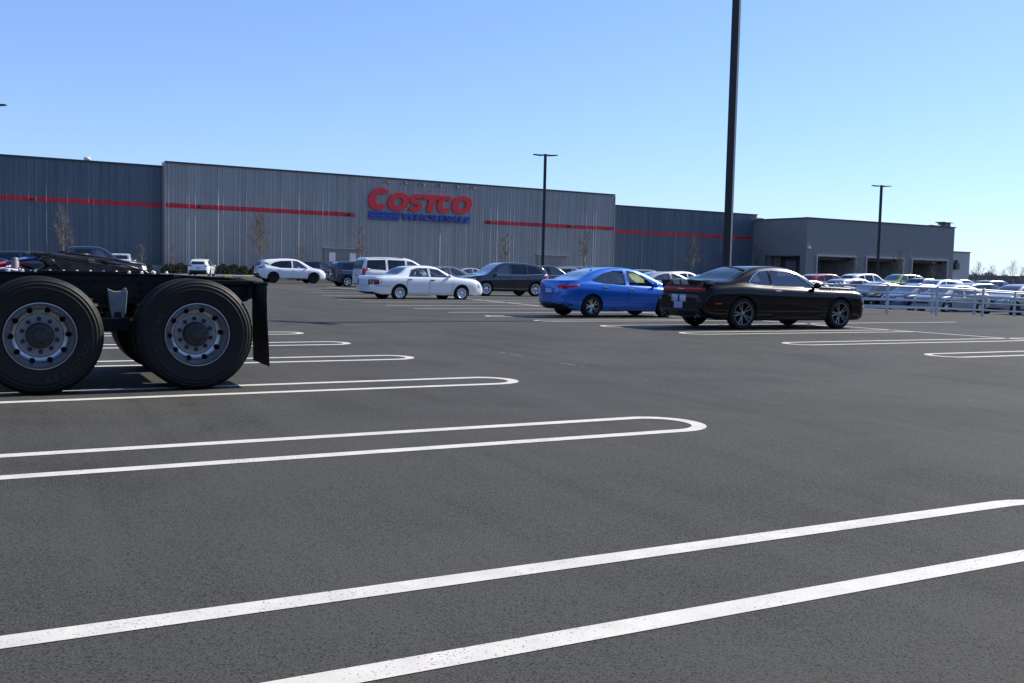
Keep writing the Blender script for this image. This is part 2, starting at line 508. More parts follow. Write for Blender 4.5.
def make_wheel(root, x, y, R, kind, sd, tw=.21):
    """wheel with tyre child ; outer face at |y|"""
    rimr = R*kind.get('rr', .68); n = 32
    w = empty('wheel', (x, y, R)); w.parent = root
    if sd < 0: w.rotation_euler = (0, 0, PI)
    # local frame: outer face towards +y
    key = (round(R, 3), kind['name'])
    if key not in WHEELCACHE:
        t = MB()
        t.lathe([(rimr, -.02), (rimr+.012, -.004), (R*.8, .0), (R*.9, -.006), (R*.965, -.02), (R*.993, -.04), (R, -.07), (R, -tw+.05), (R*.99, -tw+.025), (R*.9, -tw), (rimr, -tw+.01)], n)
        r = MB()
        r.lathe([(rimr+.004, -.002), (rimr-.006, .002), (rimr-.022, -.004), (rimr-.03, -.03), (rimr-.035, -.15), (rimr*.5, -.16), (0.001, -.16)], n, mi=0)
        r.lathe([(rimr*.72, -.135), (rimr*.72, -.12), (rimr*.2, -.12)], n, mi=2)
        sp = kind['spokes']; face = 0; wd = kind.get('sw', .05)
        for i in range(sp):
            a0 = 2*PI*i/sp
            angs = (a0-.14, a0+.14) if kind.get('double') else (a0,)
            for a in angs:
                ca, sa = math.cos(a), math.sin(a); a2 = a+(a-a0)*kind.get('spread', .5); c2, s2 = math.cos(a2), math.sin(a2)
                r0, r1 = .05, rimr-.012
                px, pz = -sa, ca; w0, w1 = wd*.8/2, wd*kind.get('flare', 1.0)/2
                vs = []
                for rr_, ww, yy, (cc, ss) in ((r0, w0, -.035, (ca, sa)), (r1, w1, -.012, (c2, s2))):
                    for dy in (0, -.03):
                        for q in (-1, 1): vs.append((rr_*cc+px*ww*q, yy+dy, rr_*ss+pz*ww*q))
                r.add(vs, [(0, 1, 5, 4), (2, 6, 7, 3), (0, 4, 6, 2), (1, 3, 7, 5)], 1)
        if kind.get('cover'):
            r.lathe([(rimr-.01, -.01), (rimr*.86, -.008), (rimr*.82, -.025)], n, mi=1); r.lathe([(rimr*.42, -.03), (rimr*.38, -.018), (.001, -.016)], n, mi=1)
        r.lathe([(.068, -.07), (.066, -.035), (.055, -.024), (0.001, -.02)], 16, mi=1)
        WHEELCACHE[key] = (t.mesh('tyre', M_TYRE), r.mesh('rim', [kind['lip'], kind['face'], kind.get('back', M_UNDER)]))
    t, r = WHEELCACHE[key]
    link('tyre', t, w); link('rim', r, w)
    return w
WHEELCACHE = {}
W_MUSCLE = dict(name='muscle', spokes=5, double=True, sw=.035, spread=.35, lip=M_ALLOYD, face=mat('alloy_graphite', (.17, .175, .19), .25, .9), rr=.73)
W_TEN = dict(name='ten', spokes=5, double=True, sw=.034, spread=.7, lip=M_ALLOYD, face=M_ALLOY, rr=.68)
W_COVER = dict(name='cover', spokes=9, sw=.055, flare=1.5, cover=True, lip=M_ALLOY, face=M_ALLOY, rr=.64)
W_SUV = dict(name='suv', spokes=6, double=True, sw=.04, spread=.4, cover=True, lip=M_ALLOY, face=M_ALLOY, rr=.68)
W_BLACK = dict(name='black', spokes=5, double=True, sw=.04, lip=M_BLKRIM, face=M_BLKRIM, rr=.7)
W_FIVE = dict(name='five', spokes=5, sw=.07, flare=1.3, lip=M_ALLOY, face=M_ALLOY, rr=.66)

def wid(L, W, f=.86, r=.92):
    l = L/2; w = W/2
    return [(-l, w*r*.9), (-l+.12, w*r*.975), (-l+.5, w*.99), (-l+1.1, w), (l-1.3, w), (l-.6, w*.985), (l-.2, w*f*1.06), (l-.05, w*f*.98), (l, w*f*.90)]
M_PBLACK = mat('paint_black', (.0015, .0019, .0026), .25, coat=.38, spec=.1, crough=.07)
M_PBLUE = mat('paint_blue', (.001, .115, .50), .26, .35, coat=.6)
M_PWHITE = mat('paint_white', (.72, .73, .74), .3, coat=1.0)
M_SILVER = mat('stripe_silver', (.42, .44, .48), .3, .4)
SPECS = {}
SPECS['coupe'] = dict(L=5.02, W=1.92, wb=2.95, wo=.08, R=.365, tum=.42, bf=.12, br=.08,
  top=[(-2.51, .70), (-2.50, .775), (-2.43, .80), (-2.42, .99), (-2.37, 1.06), (-2.25, 1.085), (-1.75, 1.09), (-1.15, 1.32), (-.75, 1.425), (-.3, 1.45), (.05, 1.43), (.35, 1.36), (.95, 1.045), (1.1, 1.015), (1.7, 1.0), (2.25, .955), (2.42, .91), (2.49, .82), (2.51, .70)],
  belt=[(-2.51, .66), (-2.43, .76), (-2.40, .93), (-2.0, .99), (-1.4, 1.02), (-.8, .99), (.2, .955), (1.0, .93), (1.9, .91), (2.35, .86), (2.51, .62)],
  bot=[(-2.51, .42), (-2.4, .30), (-2.1, .235), (-1, .2), (1.2, .2), (2.2, .21), (2.42, .24), (2.51, .36)],
  wid=wid(5.02, 1.92, .94, .97), doors=[(-.52, .92)], cab=(-1.75, 1.0),
  win=[[(.80, .985), (.34, 1.255), (.16, 1.325), (-.46, 1.355), (-.46, 1.00)], [(-.52, 1.005), (-.52, 1.35), (-.78, 1.325), (-1.0, 1.21), (-1.13, 1.09), (-1.12, 1.055), (-.98, 1.025)]],
  screens=[(.28, .52, .96, .66, .9), (-1.72, .60, -1.06, .54, .96)], tint=['rear'], sho=.905, seatx=.08, seatr=-.62,
  wtrim=M_CHROME, trimline=[[(.80, .985), (.34, 1.27), (.16, 1.34), (-.46, 1.37), (-.78, 1.34), (-1.0, 1.225), (-1.15, 1.09), (-1.13, 1.05), (-.98, 1.015)]],
  wheel=W_MUSCLE, mirror=M_PBLACK, handle=M_CHROME,
  seam_side=[[(1.05, .90), (1.02, .55), (.98, .28)], [(-2.28, .95), (-2.15, .60)]], seam_rear=[[(-.75, .99), (-.72, .80), (.72, .80), (.75, .99)]],
  bits=[('rear_panel', 'rear', M_DARK, [[(-.78, .80), (.78, .80), (.80, .985), (-.80, .985)]]),
        ('rear_bumper_insert', 'rear', M_DARK, [[(-.80, .28), (.80, .28), (.72, .44), (-.72, .44)]]),
        ('sill', 'side', M_DARK, [[(-.95, .205), (1.15, .205), (1.15, .255), (-.95, .255)]])],
  lamps=[('tail_lamp', 'rear', M_RED, [[(.10, .85), (.76, .85), (.79, .94), (.10, .94)]]),
         ('reflector', 'side', M_RED, [[(-2.20, .565), (-2.02, .575), (-2.02, .60), (-2.18, .60)]]),
         ('marker_lamp', 'side', M_AMBER, [[(2.25, .50), (2.33, .50), (2.33, .57), (2.25, .57)]]),
         ('headlamp', 'front', M_LAMP, [[(.42, .62), (.78, .62), (.78, .76), (.42, .76)]]),
         ('grille', 'front', M_DARK, [[(-.42, .60), (.42, .60), (.42, .78), (-.42, .78)]]),
         ('lower_grille', 'front', M_DARK, [[(-.6, .32), (.6, .32), (.55, .46), (-.55, .46)]])])
SPECS['sedan'] = dict(L=4.50, W=1.74, wb=2.62, wo=.03, R=.325, tum=.46, bf=.24, br=.16,
  top=[(-2.25, .70), (-2.235, .98), (-2.18, 1.045), (-2.05, 1.065), (-1.72, 1.09), (-1.15, 1.31), (-.6, 1.43), (-.15, 1.455), (.3, 1.42), (.62, 1.33), (1.38, .99), (1.5, .955), (1.95, .83), (2.15, .73), (2.22, .62), (2.25, .56)],
  belt=[(-2.25, .69), (-2.15, .95), (-1.5, .995), (-.8, .965), (.3, .90), (1.2, .845), (1.8, .77), (2.1, .66), (2.25, .50)],
  bot=[(-2.25, .40), (-2.1, .26), (-1.8, .2), (1.8, .18), (2.1, .2), (2.25, .32)],
  wid=wid(4.50, 1.74, .84, .93), doors=[(-.06, 1.02), (-.98, -.06)], cab=(-1.62, 1.42),
  win=[[(.98, .915), (.93, .955), (.55, 1.235), (.28, 1.345), (.02, 1.375), (.02, .935)], [(-.10, .94), (-.10, 1.375), (-.45, 1.36), (-.85, 1.265), (-1.28, 1.075), (-1.20, 1.03), (-.85, .975)]],
  screens=[(.56, .48, 1.34, .62, .85), (-1.66, .56, -.86, .46, .95)],
  seatx=.02, seatr=-.72, wheel=W_TEN, handle=M_CHROME, wtrim=M_DARK, trimline=[[(-.04, .945), (-.04, 1.37)]],
  seam_side=[[(1.18, .83), (1.10, .5), (1.14, .28)], [(-2.0, .95), (-1.9, .6)]], seam_rear=[[(-.55, .98), (-.5, .66), (.5, .66), (.55, .98)]],
  bits=[('lower_bumper', 'rear', M_DARK, [[(-.72, .29), (.72, .29), (.66, .44), (-.66, .44)]]),
        ('bumper_vent', 'side', M_DARK, [[(-2.1, .34), (-1.98, .33), (-1.86, .36), (-2.06, .42)]])],
  lamps=[('tail_lamp', 'rear', M_RED, [[(.42, .86), (.76, .80), (.80, .92), (.60, .935), (.42, .90)]]),
         ('tail_lamp', 'side', M_RED, [[(-2.16, .83), (-1.72, .915), (-1.78, .95), (-2.17, .935)]]),
         ('headlamp', 'front', M_LAMP, [[(.42, .60), (.74, .63), (.72, .74), (.45, .70)]]),
         ('grille', 'front', M_DARK, [[(-.38, .46), (.38, .46), (.30, .66), (-.30, .66)]]),
         ('number_plate', 'rear', M_PLATE, [[(-.17, .70), (.17, .70), (.17, .82), (-.17, .82)]])])
SPECS['fullsedan'] = dict(L=5.38, W=1.98, wb=2.91, wo=.02, R=.335, tum=.52, bf=.15, br=.11,
  top=[(-2.69, .66), (-2.67, .93), (-2.60, .995), (-2.4, 1.02), (-1.50, 1.065), (-.98, 1.375), (-.6, 1.455), (-.1, 1.48), (.25, 1.45), (.42, 1.40), (1.12, 1.055), (1.25, 1.02), (2.0, .95), (2.4, .85), (2.56, .76), (2.66, .65), (2.69, .56)],
  belt=[(-2.69, .62), (-2.6, .92), (-2.2, .965), (-1.2, .985), (0, .975), (1.1, .955), (2.0, .88), (2.5, .74), (2.69, .48)],
  bot=[(-2.69, .36), (-2.5, .29), (-2.2, .24), (2.2, .22), (2.55, .23), (2.69, .34)],
  wid=wid(5.38, 1.98, .86, .94), doors=[(-.06, 1.00), (-1.10, -.06)], cab=(-1.5, 1.15),
  win=[[(.86, 1.005), (.42, 1.31), (.02, 1.36), (.02, 1.005)], [(-.07, 1.005), (-.07, 1.36), (-.55, 1.36), (-.83, 1.28), (-.98, 1.02)]],
  screens=[(.46, .55, 1.10, .68, .95), (-1.46, .66, -.96, .56, .95)], tint=['rear'], seatx=.05, seatr=-.62,
  wheel=W_COVER, handle=M_DARK, wtrim=M_DARK, trimline=[[(.88, 1.0), (.42, 1.32), (.0, 1.37), (-.56, 1.37), (-.85, 1.29), (-1.0, 1.01), (.88, 1.0)], [(-.025, 1.0), (-.025, 1.365)]],
  seam_side=[[(1.12, .93), (1.08, .6), (1.10, .30)], [(-2.30, .95), (-2.25, .62)]], seam_rear=[[(-.62, .95), (-.62, .62), (.62, .62), (.62, .95)]],
  bits=[('rub_strip', 'side', M_DARK, [[(-2.5, .60), (-1.85, .60), (-1.85, .615), (-2.5, .615)]])],
  lamps=[('tail_lamp', 'rear', M_REDD, [[(.52, .66), (.91, .66), (.91, .87), (.52, .87)]]),
         ('tail_lamp', 'side', M_REDD, [[(-2.56, .665), (-2.36, .665), (-2.33, .865), (-2.56, .865)]]),
         ('headlamp', 'side', M_LAMP, [[(2.32, .60), (2.56, .62), (2.50, .74), (2.27, .76)]]),
         ('headlamp', 'front', M_LAMP, [[(.45, .56), (.78, .58), (.78, .70), (.45, .70)]]),
         ('grille', 'front', M_CHROME, [[(-.36, .50), (.36, .50), (.36, .72), (-.36, .72)]])])
SPECS['suv'] = dict(L=4.70, W=1.92, wb=2.82, wo=0, R=.375, tum=.34, bf=.24, br=.12,
  top=[(-2.35, .62), (-2.335, .98), (-2.24, 1.20), (-1.95, 1.50), (-1.75, 1.58), (-1.2, 1.66), (-.3, 1.70), (.2, 1.69), (.5, 1.62), (1.28, 1.13), (1.42, 1.08), (2.0, .99), (2.2, .90), (2.32, .74), (2.35, .64)],
  belt=[(-2.35, .60), (-2.3, .93), (-2.1, 1.09), (-1.2, 1.065), (0, 1.04), (1.2, 1.0), (1.9, .91), (2.2, .78), (2.35, .55)],
  bot=[(-2.35, .42), (-2.2, .33), (-1.9, .28), (1.9, .25), (2.2, .27), (2.35, .38)],
  wid=wid(4.70, 1.92, .87, .93), doors=[(-.05, 1.05), (-1.10, -.05)], cab=(-2.10, 1.3),
  win=[[(.98, 1.085), (.55, 1.50), (.38, 1.575), (.03, 1.59), (.03, 1.09)], [(-.07, 1.09), (-.07, 1.59), (-.93, 1.58), (-.93, 1.11)], [(-1.02, 1.115), (-1.02, 1.565), (-1.45, 1.52), (-1.80, 1.20), (-1.74, 1.155)]],
  screens=[(.50, .52, 1.25, .68, 1.0)], tint=[1, 2],
  wheel=W_SUV, wtrim=M_CHROME, trimline=[[(1.0, 1.07), (-.9, 1.09), (-1.85, 1.14)]],
  seam_side=[[(1.2, .97), (1.16, .6), (1.18, .34)]],
  bits=[('rear_glass', 'rear', M_TINT2 if 'M_TINT2' in globals() else M_TRIMBLK, [[(-.62, 1.14), (.62, 1.14), (.52, 1.52), (-.52, 1.52)]]),
        ('sill', 'side', M_DARK, [[(-1.0, .27), (1.0, .27), (1.0, .36), (-1.0, .36)]]),
        ('lower_bumper', 'rear', M_DARK, [[(-.78, .44), (.78, .44), (.74, .58), (-.74, .58)]])],
  lamps=[('tail_lamp', 'rear', M_RED, [[(.58, .92), (.84, .92), (.80, 1.16), (.66, 1.16)]]),
         ('tail_lamp', 'side', M_RED, [[(-2.29, .93), (-2.10, .95), (-2.08, 1.12), (-2.20, 1.13)]]),
         ('headlamp', 'front', M_LAMP, [[(.45, .72), (.80, .74), (.78, .88), (.48, .84)]]),
         ('headlamp', 'side', M_LAMP, [[(1.98, .80), (2.24, .74), (2.20, .84), (1.98, .88)]]),
         ('grille', 'front', M_ALLOY, [[(-.40, .60), (.40, .60), (.40, .84), (-.40, .84)]]),
         ('number_plate', 'rear', M_PLATE, [[(-.17, .78), (.17, .78), (.17, .90), (-.17, .90)]])])
SPECS['crossover'] = dict(L=4.88, W=1.92, wb=2.82, wo=.0, R=.38, tum=.40, bf=.28, br=.18,
  top=[(-2.44, .66), (-2.42, .95), (-2.33, 1.16), (-2.05, 1.50), (-1.95, 1.56), (-1.2, 1.65), (-.4, 1.69), (.05, 1.675), (.4, 1.60), (1.25, 1.14), (1.4, 1.08), (1.95, .98), (2.25, .86), (2.40, .70), (2.44, .60)],
  belt=[(-2.44, .64), (-2.36, 1.0), (-1.9, 1.10), (-1.2, 1.04), (-.4, 1.0), (.6, .99), (1.4, .965), (2.0, .88), (2.3, .74), (2.44, .54)],
  bot=[(-2.44, .46), (-2.25, .36), (-1.9, .28), (1.9, .25), (2.25, .28), (2.44, .40)],
  wid=wid(4.88, 1.92, .84, .90), doors=[(-.08, 1.02), (-1.08, -.08)], cab=(-2.0, 1.28),
  win=[[(.98, 1.045), (.42, 1.49), (.25, 1.54), (-.03, 1.56), (-.03, 1.04)], [(-.12, 1.04), (-.12, 1.56), (-.80, 1.53), (-1.25, 1.44), (-1.62, 1.26), (-1.5, 1.18), (-.9, 1.06)]],
  screens=[(.42, .50, 1.22, .66, 1.0)], tint=[1],
  wheel=W_BLACK, wtrim=M_DARK, trimline=[[(.98, 1.04), (-.9, 1.05), (-1.5, 1.17), (-1.7, 1.28)]],
  seam_side=[[(1.15, .95), (1.10, .6), (1.14, .36)]],
  bits=[('floating_pillar', 'side', M_TRIMBLK, [[(-1.55, 1.19), (-2.0, 1.33), (-1.98, 1.42), (-1.66, 1.30)]]),
        ('rear_glass', 'rear', M_TRIMBLK, [[(-.60, 1.17), (.60, 1.17), (.52, 1.44), (-.52, 1.44)]]),
        ('cladding', 'side', M_DARK, [[(-1.0, .27), (1.0, .27), (1.0, .37), (-1.0, .37)]]),
        ('lower_bumper', 'rear', M_DARK, [[(-.80, .46), (.80, .46), (.74, .66), (-.74, .66)]])],
  lamps=[('tail_lamp', 'side', M_REDD, [[(-2.35, 1.02), (-1.95, 1.09), (-2.0, 1.14), (-2.33, 1.10)]]),
         ('tail_lamp', 'rear', M_REDD, [[(.50, 1.0), (.82, 1.0), (.80, 1.10), (.52, 1.08)]]),
         ('headlamp', 'side', M_LAMP, [[(1.95, .84), (2.28, .76), (2.22, .82), (1.95, .90)]]),
         ('headlamp', 'front', M_LAMP, [[(.5, .76), (.78, .80), (.76, .88), (.5, .84)]]),
         ('grille', 'front', M_DARK, [[(-.45, .56), (.45, .56), (.35, .80), (-.35, .80)]]),
         ('number_plate', 'rear', M_PLATE, [[(-.17, .80), (.17, .80), (.17, .92), (-.17, .92)]])])
SPECS['minivan'] = dict(L=4.75, W=1.90, wb=2.85, wo=.1, R=.34, tum=.28, bf=.30, br=.10,
  top=[(-2.37, .62), (-2.35, 1.05), (-2.25, 1.45), (-2.12, 1.68), (-2.0, 1.73), (-1.0, 1.77), (0, 1.76), (.4, 1.70), (.7, 1.58), (1.55, 1.08), (1.7, 1.03), (2.1, .90), (2.30, .74), (2.37, .60)],
  belt=[(-2.37, .60), (-2.3, 1.0), (-1.9, 1.06), (0, 1.02), (1.2, .97), (1.9, .85), (2.37, .52)],
  bot=[(-2.37, .36), (-2.2, .28), (2.1, .22), (2.37, .34)],
  wid=wid(4.75, 1.90, .85, .95), doors=[(.15, 1.2), (-1.0, .15)], cab=(-2.15, 1.5),
  win=[[(1.2, 1.05), (.72, 1.45), (.5, 1.57), (.22, 1.60), (.22, 1.06)], [(.10, 1.07), (.10, 1.62), (-.88, 1.64), (-.88, 1.09)], [(-1.0, 1.09), (-1.0, 1.64), (-2.0, 1.60), (-2.08, 1.14)]],
  screens=[(.72, .55, 1.5, .68, 1.0)], tint=[1, 2],
  wheel=W_FIVE, wtrim=M_DARK, trimline=[[(1.2, 1.04), (-2.05, 1.10)]],
  bits=[('rear_glass', 'rear', M_TRIMBLK, [[(-.72, 1.12), (.72, 1.12), (.64, 1.60), (-.64, 1.60)]]),
        ('roof_rail', 'side', M_DARK, [[(-1.9, 1.70), (.1, 1.73), (.1, 1.76), (-1.9, 1.73)]])],
  lamps=[('tail_lamp', 'rear', M_RED, [[(.72, .80), (.87, .80), (.85, 1.16), (.74, 1.16)]]),
         ('tail_lamp', 'side', M_RED, [[(-2.30, .84), (-2.17, .84), (-2.15, 1.18), (-2.24, 1.18)]]),
         ('headlamp', 'front', M_LAMP, [[(.45, .62), (.78, .66), (.75, .80), (.48, .74)]]),
         ('number_plate', 'rear', M_PLATE, [[(-.17, .74), (.17, .74), (.17, .86), (-.17, .86)]])])
SPECS['hatch'] = dict(L=4.05, W=1.76, wb=2.56, wo=.0, R=.325, tum=.26, bf=.22, br=.10,
  top=[(-2.02, .60), (-2.0, .95), (-1.92, 1.25), (-1.80, 1.48), (-1.6, 1.53), (-.8, 1.57), (0, 1.57), (.3, 1.53), (.45, 1.48), (1.0, 1.07), (1.12, 1.02), (1.7, .93), (1.95, .78), (2.02, .62)],
  belt=[(-2.02, .58), (-1.95, .92), (-1.6, .99), (0, .97), (1.0, .94), (1.6, .86), (1.9, .72), (2.02, .52)],
  bot=[(-2.02, .36), (-1.8, .25), (1.8, .22), (2.02, .34)],
  wid=wid(4.05, 1.76, .87, .94), doors=[(-.08, .92), (-.85, -.08)], cab=(-1.82, 1.0),
  win=[[(.86, 1.01), (.48, 1.38), (.35, 1.43), (-.02, 1.45), (-.02, 1.015)], [(-.12, 1.015), (-.12, 1.45), (-.75, 1.45), (-.75, 1.02)], [(-.84, 1.02), (-.84, 1.45), (-1.5, 1.42), (-1.62, 1.05)]],
  screens=[(.46, .54, .98, .64, .9)], tint=[1, 2],
  wheel=W_FIVE, wtrim=M_CHROME, trimline=[[(.9, .985), (-1.7, 1.01)]],
  bits=[('rear_glass', 'rear', M_TRIMBLK, [[(-.58, 1.04), (.58, 1.04), (.52, 1.40), (-.52, 1.40)]])],
  lamps=[('tail_lamp', 'rear', M_RED, [[(.58, .78), (.78, .78), (.76, 1.0), (.60, 1.0)]]),
         ('headlamp', 'side', M_LAMP, [[(1.62, .72), (1.88, .68), (1.82, .80), (1.60, .86)]]),
         ('headlamp', 'front', M_LAMP, [[(.42, .66), (.72, .66), (.70, .82), (.46, .82)]]),
         ('grille', 'front', M_DARK, [[(-.34, .58), (.34, .58), (.30, .76), (-.30, .76)]]),
         ('number_plate', 'rear', M_PLATE, [[(-.17, .70), (.17, .70), (.17, .82), (-.17, .82)]])])
SPECS['pickup'] = dict(L=5.85, W=2.02, wb=3.65, wo=.02, R=.40, tum=.26, bf=.18, br=.02,
  top=[(-2.92, .98), (-2.90, 1.30), (-2.8, 1.34), (-.92, 1.35), (-.87, 1.40), (-.78, 1.86), (-.6, 1.91), (.1, 1.94), (.6, 1.92), (.85, 1.84), (1.45, 1.38), (1.58, 1.32), (2.3, 1.25), (2.75, 1.14), (2.88, .98), (2.92, .80)],
  belt=[(-2.92, .94), (-2.85, 1.26), (-1, 1.27), (.2, 1.26), (1.4, 1.24), (2.3, 1.16), (2.8, .98), (2.92, .7)],
  bot=[(-2.92, .60), (-2.7, .50), (-2.2, .42), (2.2, .38), (2.7, .42), (2.92, .55)],
  wid=wid(5.85, 2.02, .92, .99), doors=[(.28, 1.3), (-.70, .28)], cab=(-.72, 1.42),
  win=[[(1.22, 1.30), (.86, 1.68), (.70, 1.76), (.36, 1.80), (.36, 1.31)], [(.24, 1.31), (.24, 1.80), (-.52, 1.79), (-.60, 1.33)]],
  screens=[(.86, .58, 1.42, .72, 1.2)], tint=[1],
  wheel=W_FIVE, wtrim=M_DARK, trimline=[[(1.22, 1.29), (-.6, 1.31)]],
  seam_side=[[(-.84, 1.26), (-.84, .5)]], seam_rear=[[(-.78, 1.28), (-.78, .82), (.78, .82), (.78, 1.28)]],
  bits=[('rear_glass', 'rear', M_TRIMBLK, [[(-.66, 1.45), (.66, 1.45), (.60, 1.78), (-.60, 1.78)]]),
        ('rear_bumper', 'rear', M_CHROME, [[(-.92, .56), (.92, .56), (.92, .76), (-.92, .76)]])],
  lamps=[('tail_lamp', 'rear', M_RED, [[(.82, .90), (.97, .90), (.97, 1.22), (.82, 1.22)]]),
         ('brake_lamp', 'rear', M_RED, [[(-.14, 1.83), (.14, 1.83), (.14, 1.87), (-.14, 1.87)]]),
         ('headlamp', 'side', M_LAMP, [[(2.55, .84), (2.78, .84), (2.72, 1.02), (2.55, 1.06)]]),
         ('headlamp', 'front', M_LAMP, [[(.62, .84), (.90, .84), (.88, 1.04), (.64, 1.06)]]),
         ('grille', 'front', M_DARK, [[(-.58, .72), (.58, .72), (.58, 1.06), (-.58, 1.06)]])])
# ------------------------------------------------------------------ world, sun, camera
SUN_AZ = 60.0; SUN_EL = 38.5           # azimuth measured to the right of straight ahead
world = bpy.data.worlds.new('World'); scene.world = world; world.use_nodes = True
wn = world.node_tree; bg = wn.nodes['Background']
sky = wn.nodes.new('ShaderNodeTexSky'); sky.sky_type = 'NISHITA'; sky.sun_disc = False
sky.sun_elevation = rad(SUN_EL); sky.sun_rotation = rad(SUN_AZ)
sky.air_density = SKY_AIR; sky.dust_density = SKY_DUST; sky.ozone_density = SKY_OZ; sky.altitude = 100
tintn = wn.nodes.new('ShaderNodeVectorMath'); tintn.operation = 'MULTIPLY'; tintn.inputs[1].default_value = SKY_TINT
gm = wn.nodes.new('ShaderNodeGamma'); gm.inputs[1].default_value = SKY_GAM; wn.links.new(sky.outputs[0], gm.inputs[0]); wn.links.new(gm.outputs[0], tintn.inputs[0]); wn.links.new(tintn.outputs[0], bg.inputs[0]); bg.inputs[1].default_value = SKY_STR
sl = bpy.data.lights.new('sun', 'SUN'); sl.energy = SUN_STR; sl.angle = rad(.53); sl.color = (1, .935, .84)
so = bpy.data.objects.new('sun', sl); COL.objects.link(so)
sd = Vector((math.sin(rad(SUN_AZ))*math.cos(rad(SUN_EL)), math.cos(rad(SUN_AZ))*math.cos(rad(SUN_EL)), math.sin(rad(SUN_EL))))
so.rotation_euler = sd.to_track_quat('Z', 'Y').to_euler(); so.location = (0, 0, 60)
cam = bpy.data.cameras.new('camera'); co = bpy.data.objects.new('camera', cam); COL.objects.link(co)
cam.sensor_width = 36; cam.lens = FPX/1024*36; cam.clip_end = 9000; cam.clip_start = .05
co.matrix_world = Matrix.Translation((0, 0, CAM_H)) @ Matrix.Rotation(PI/2-PITCH, 4, 'X') @ Matrix.Rotation(ROLL, 4, 'Z')
scene.camera = co
scene.view_settings.view_transform = 'Standard'; scene.view_settings.look = 'None'
scene.view_settings.exposure = EXPO; scene.view_settings.gamma = 1

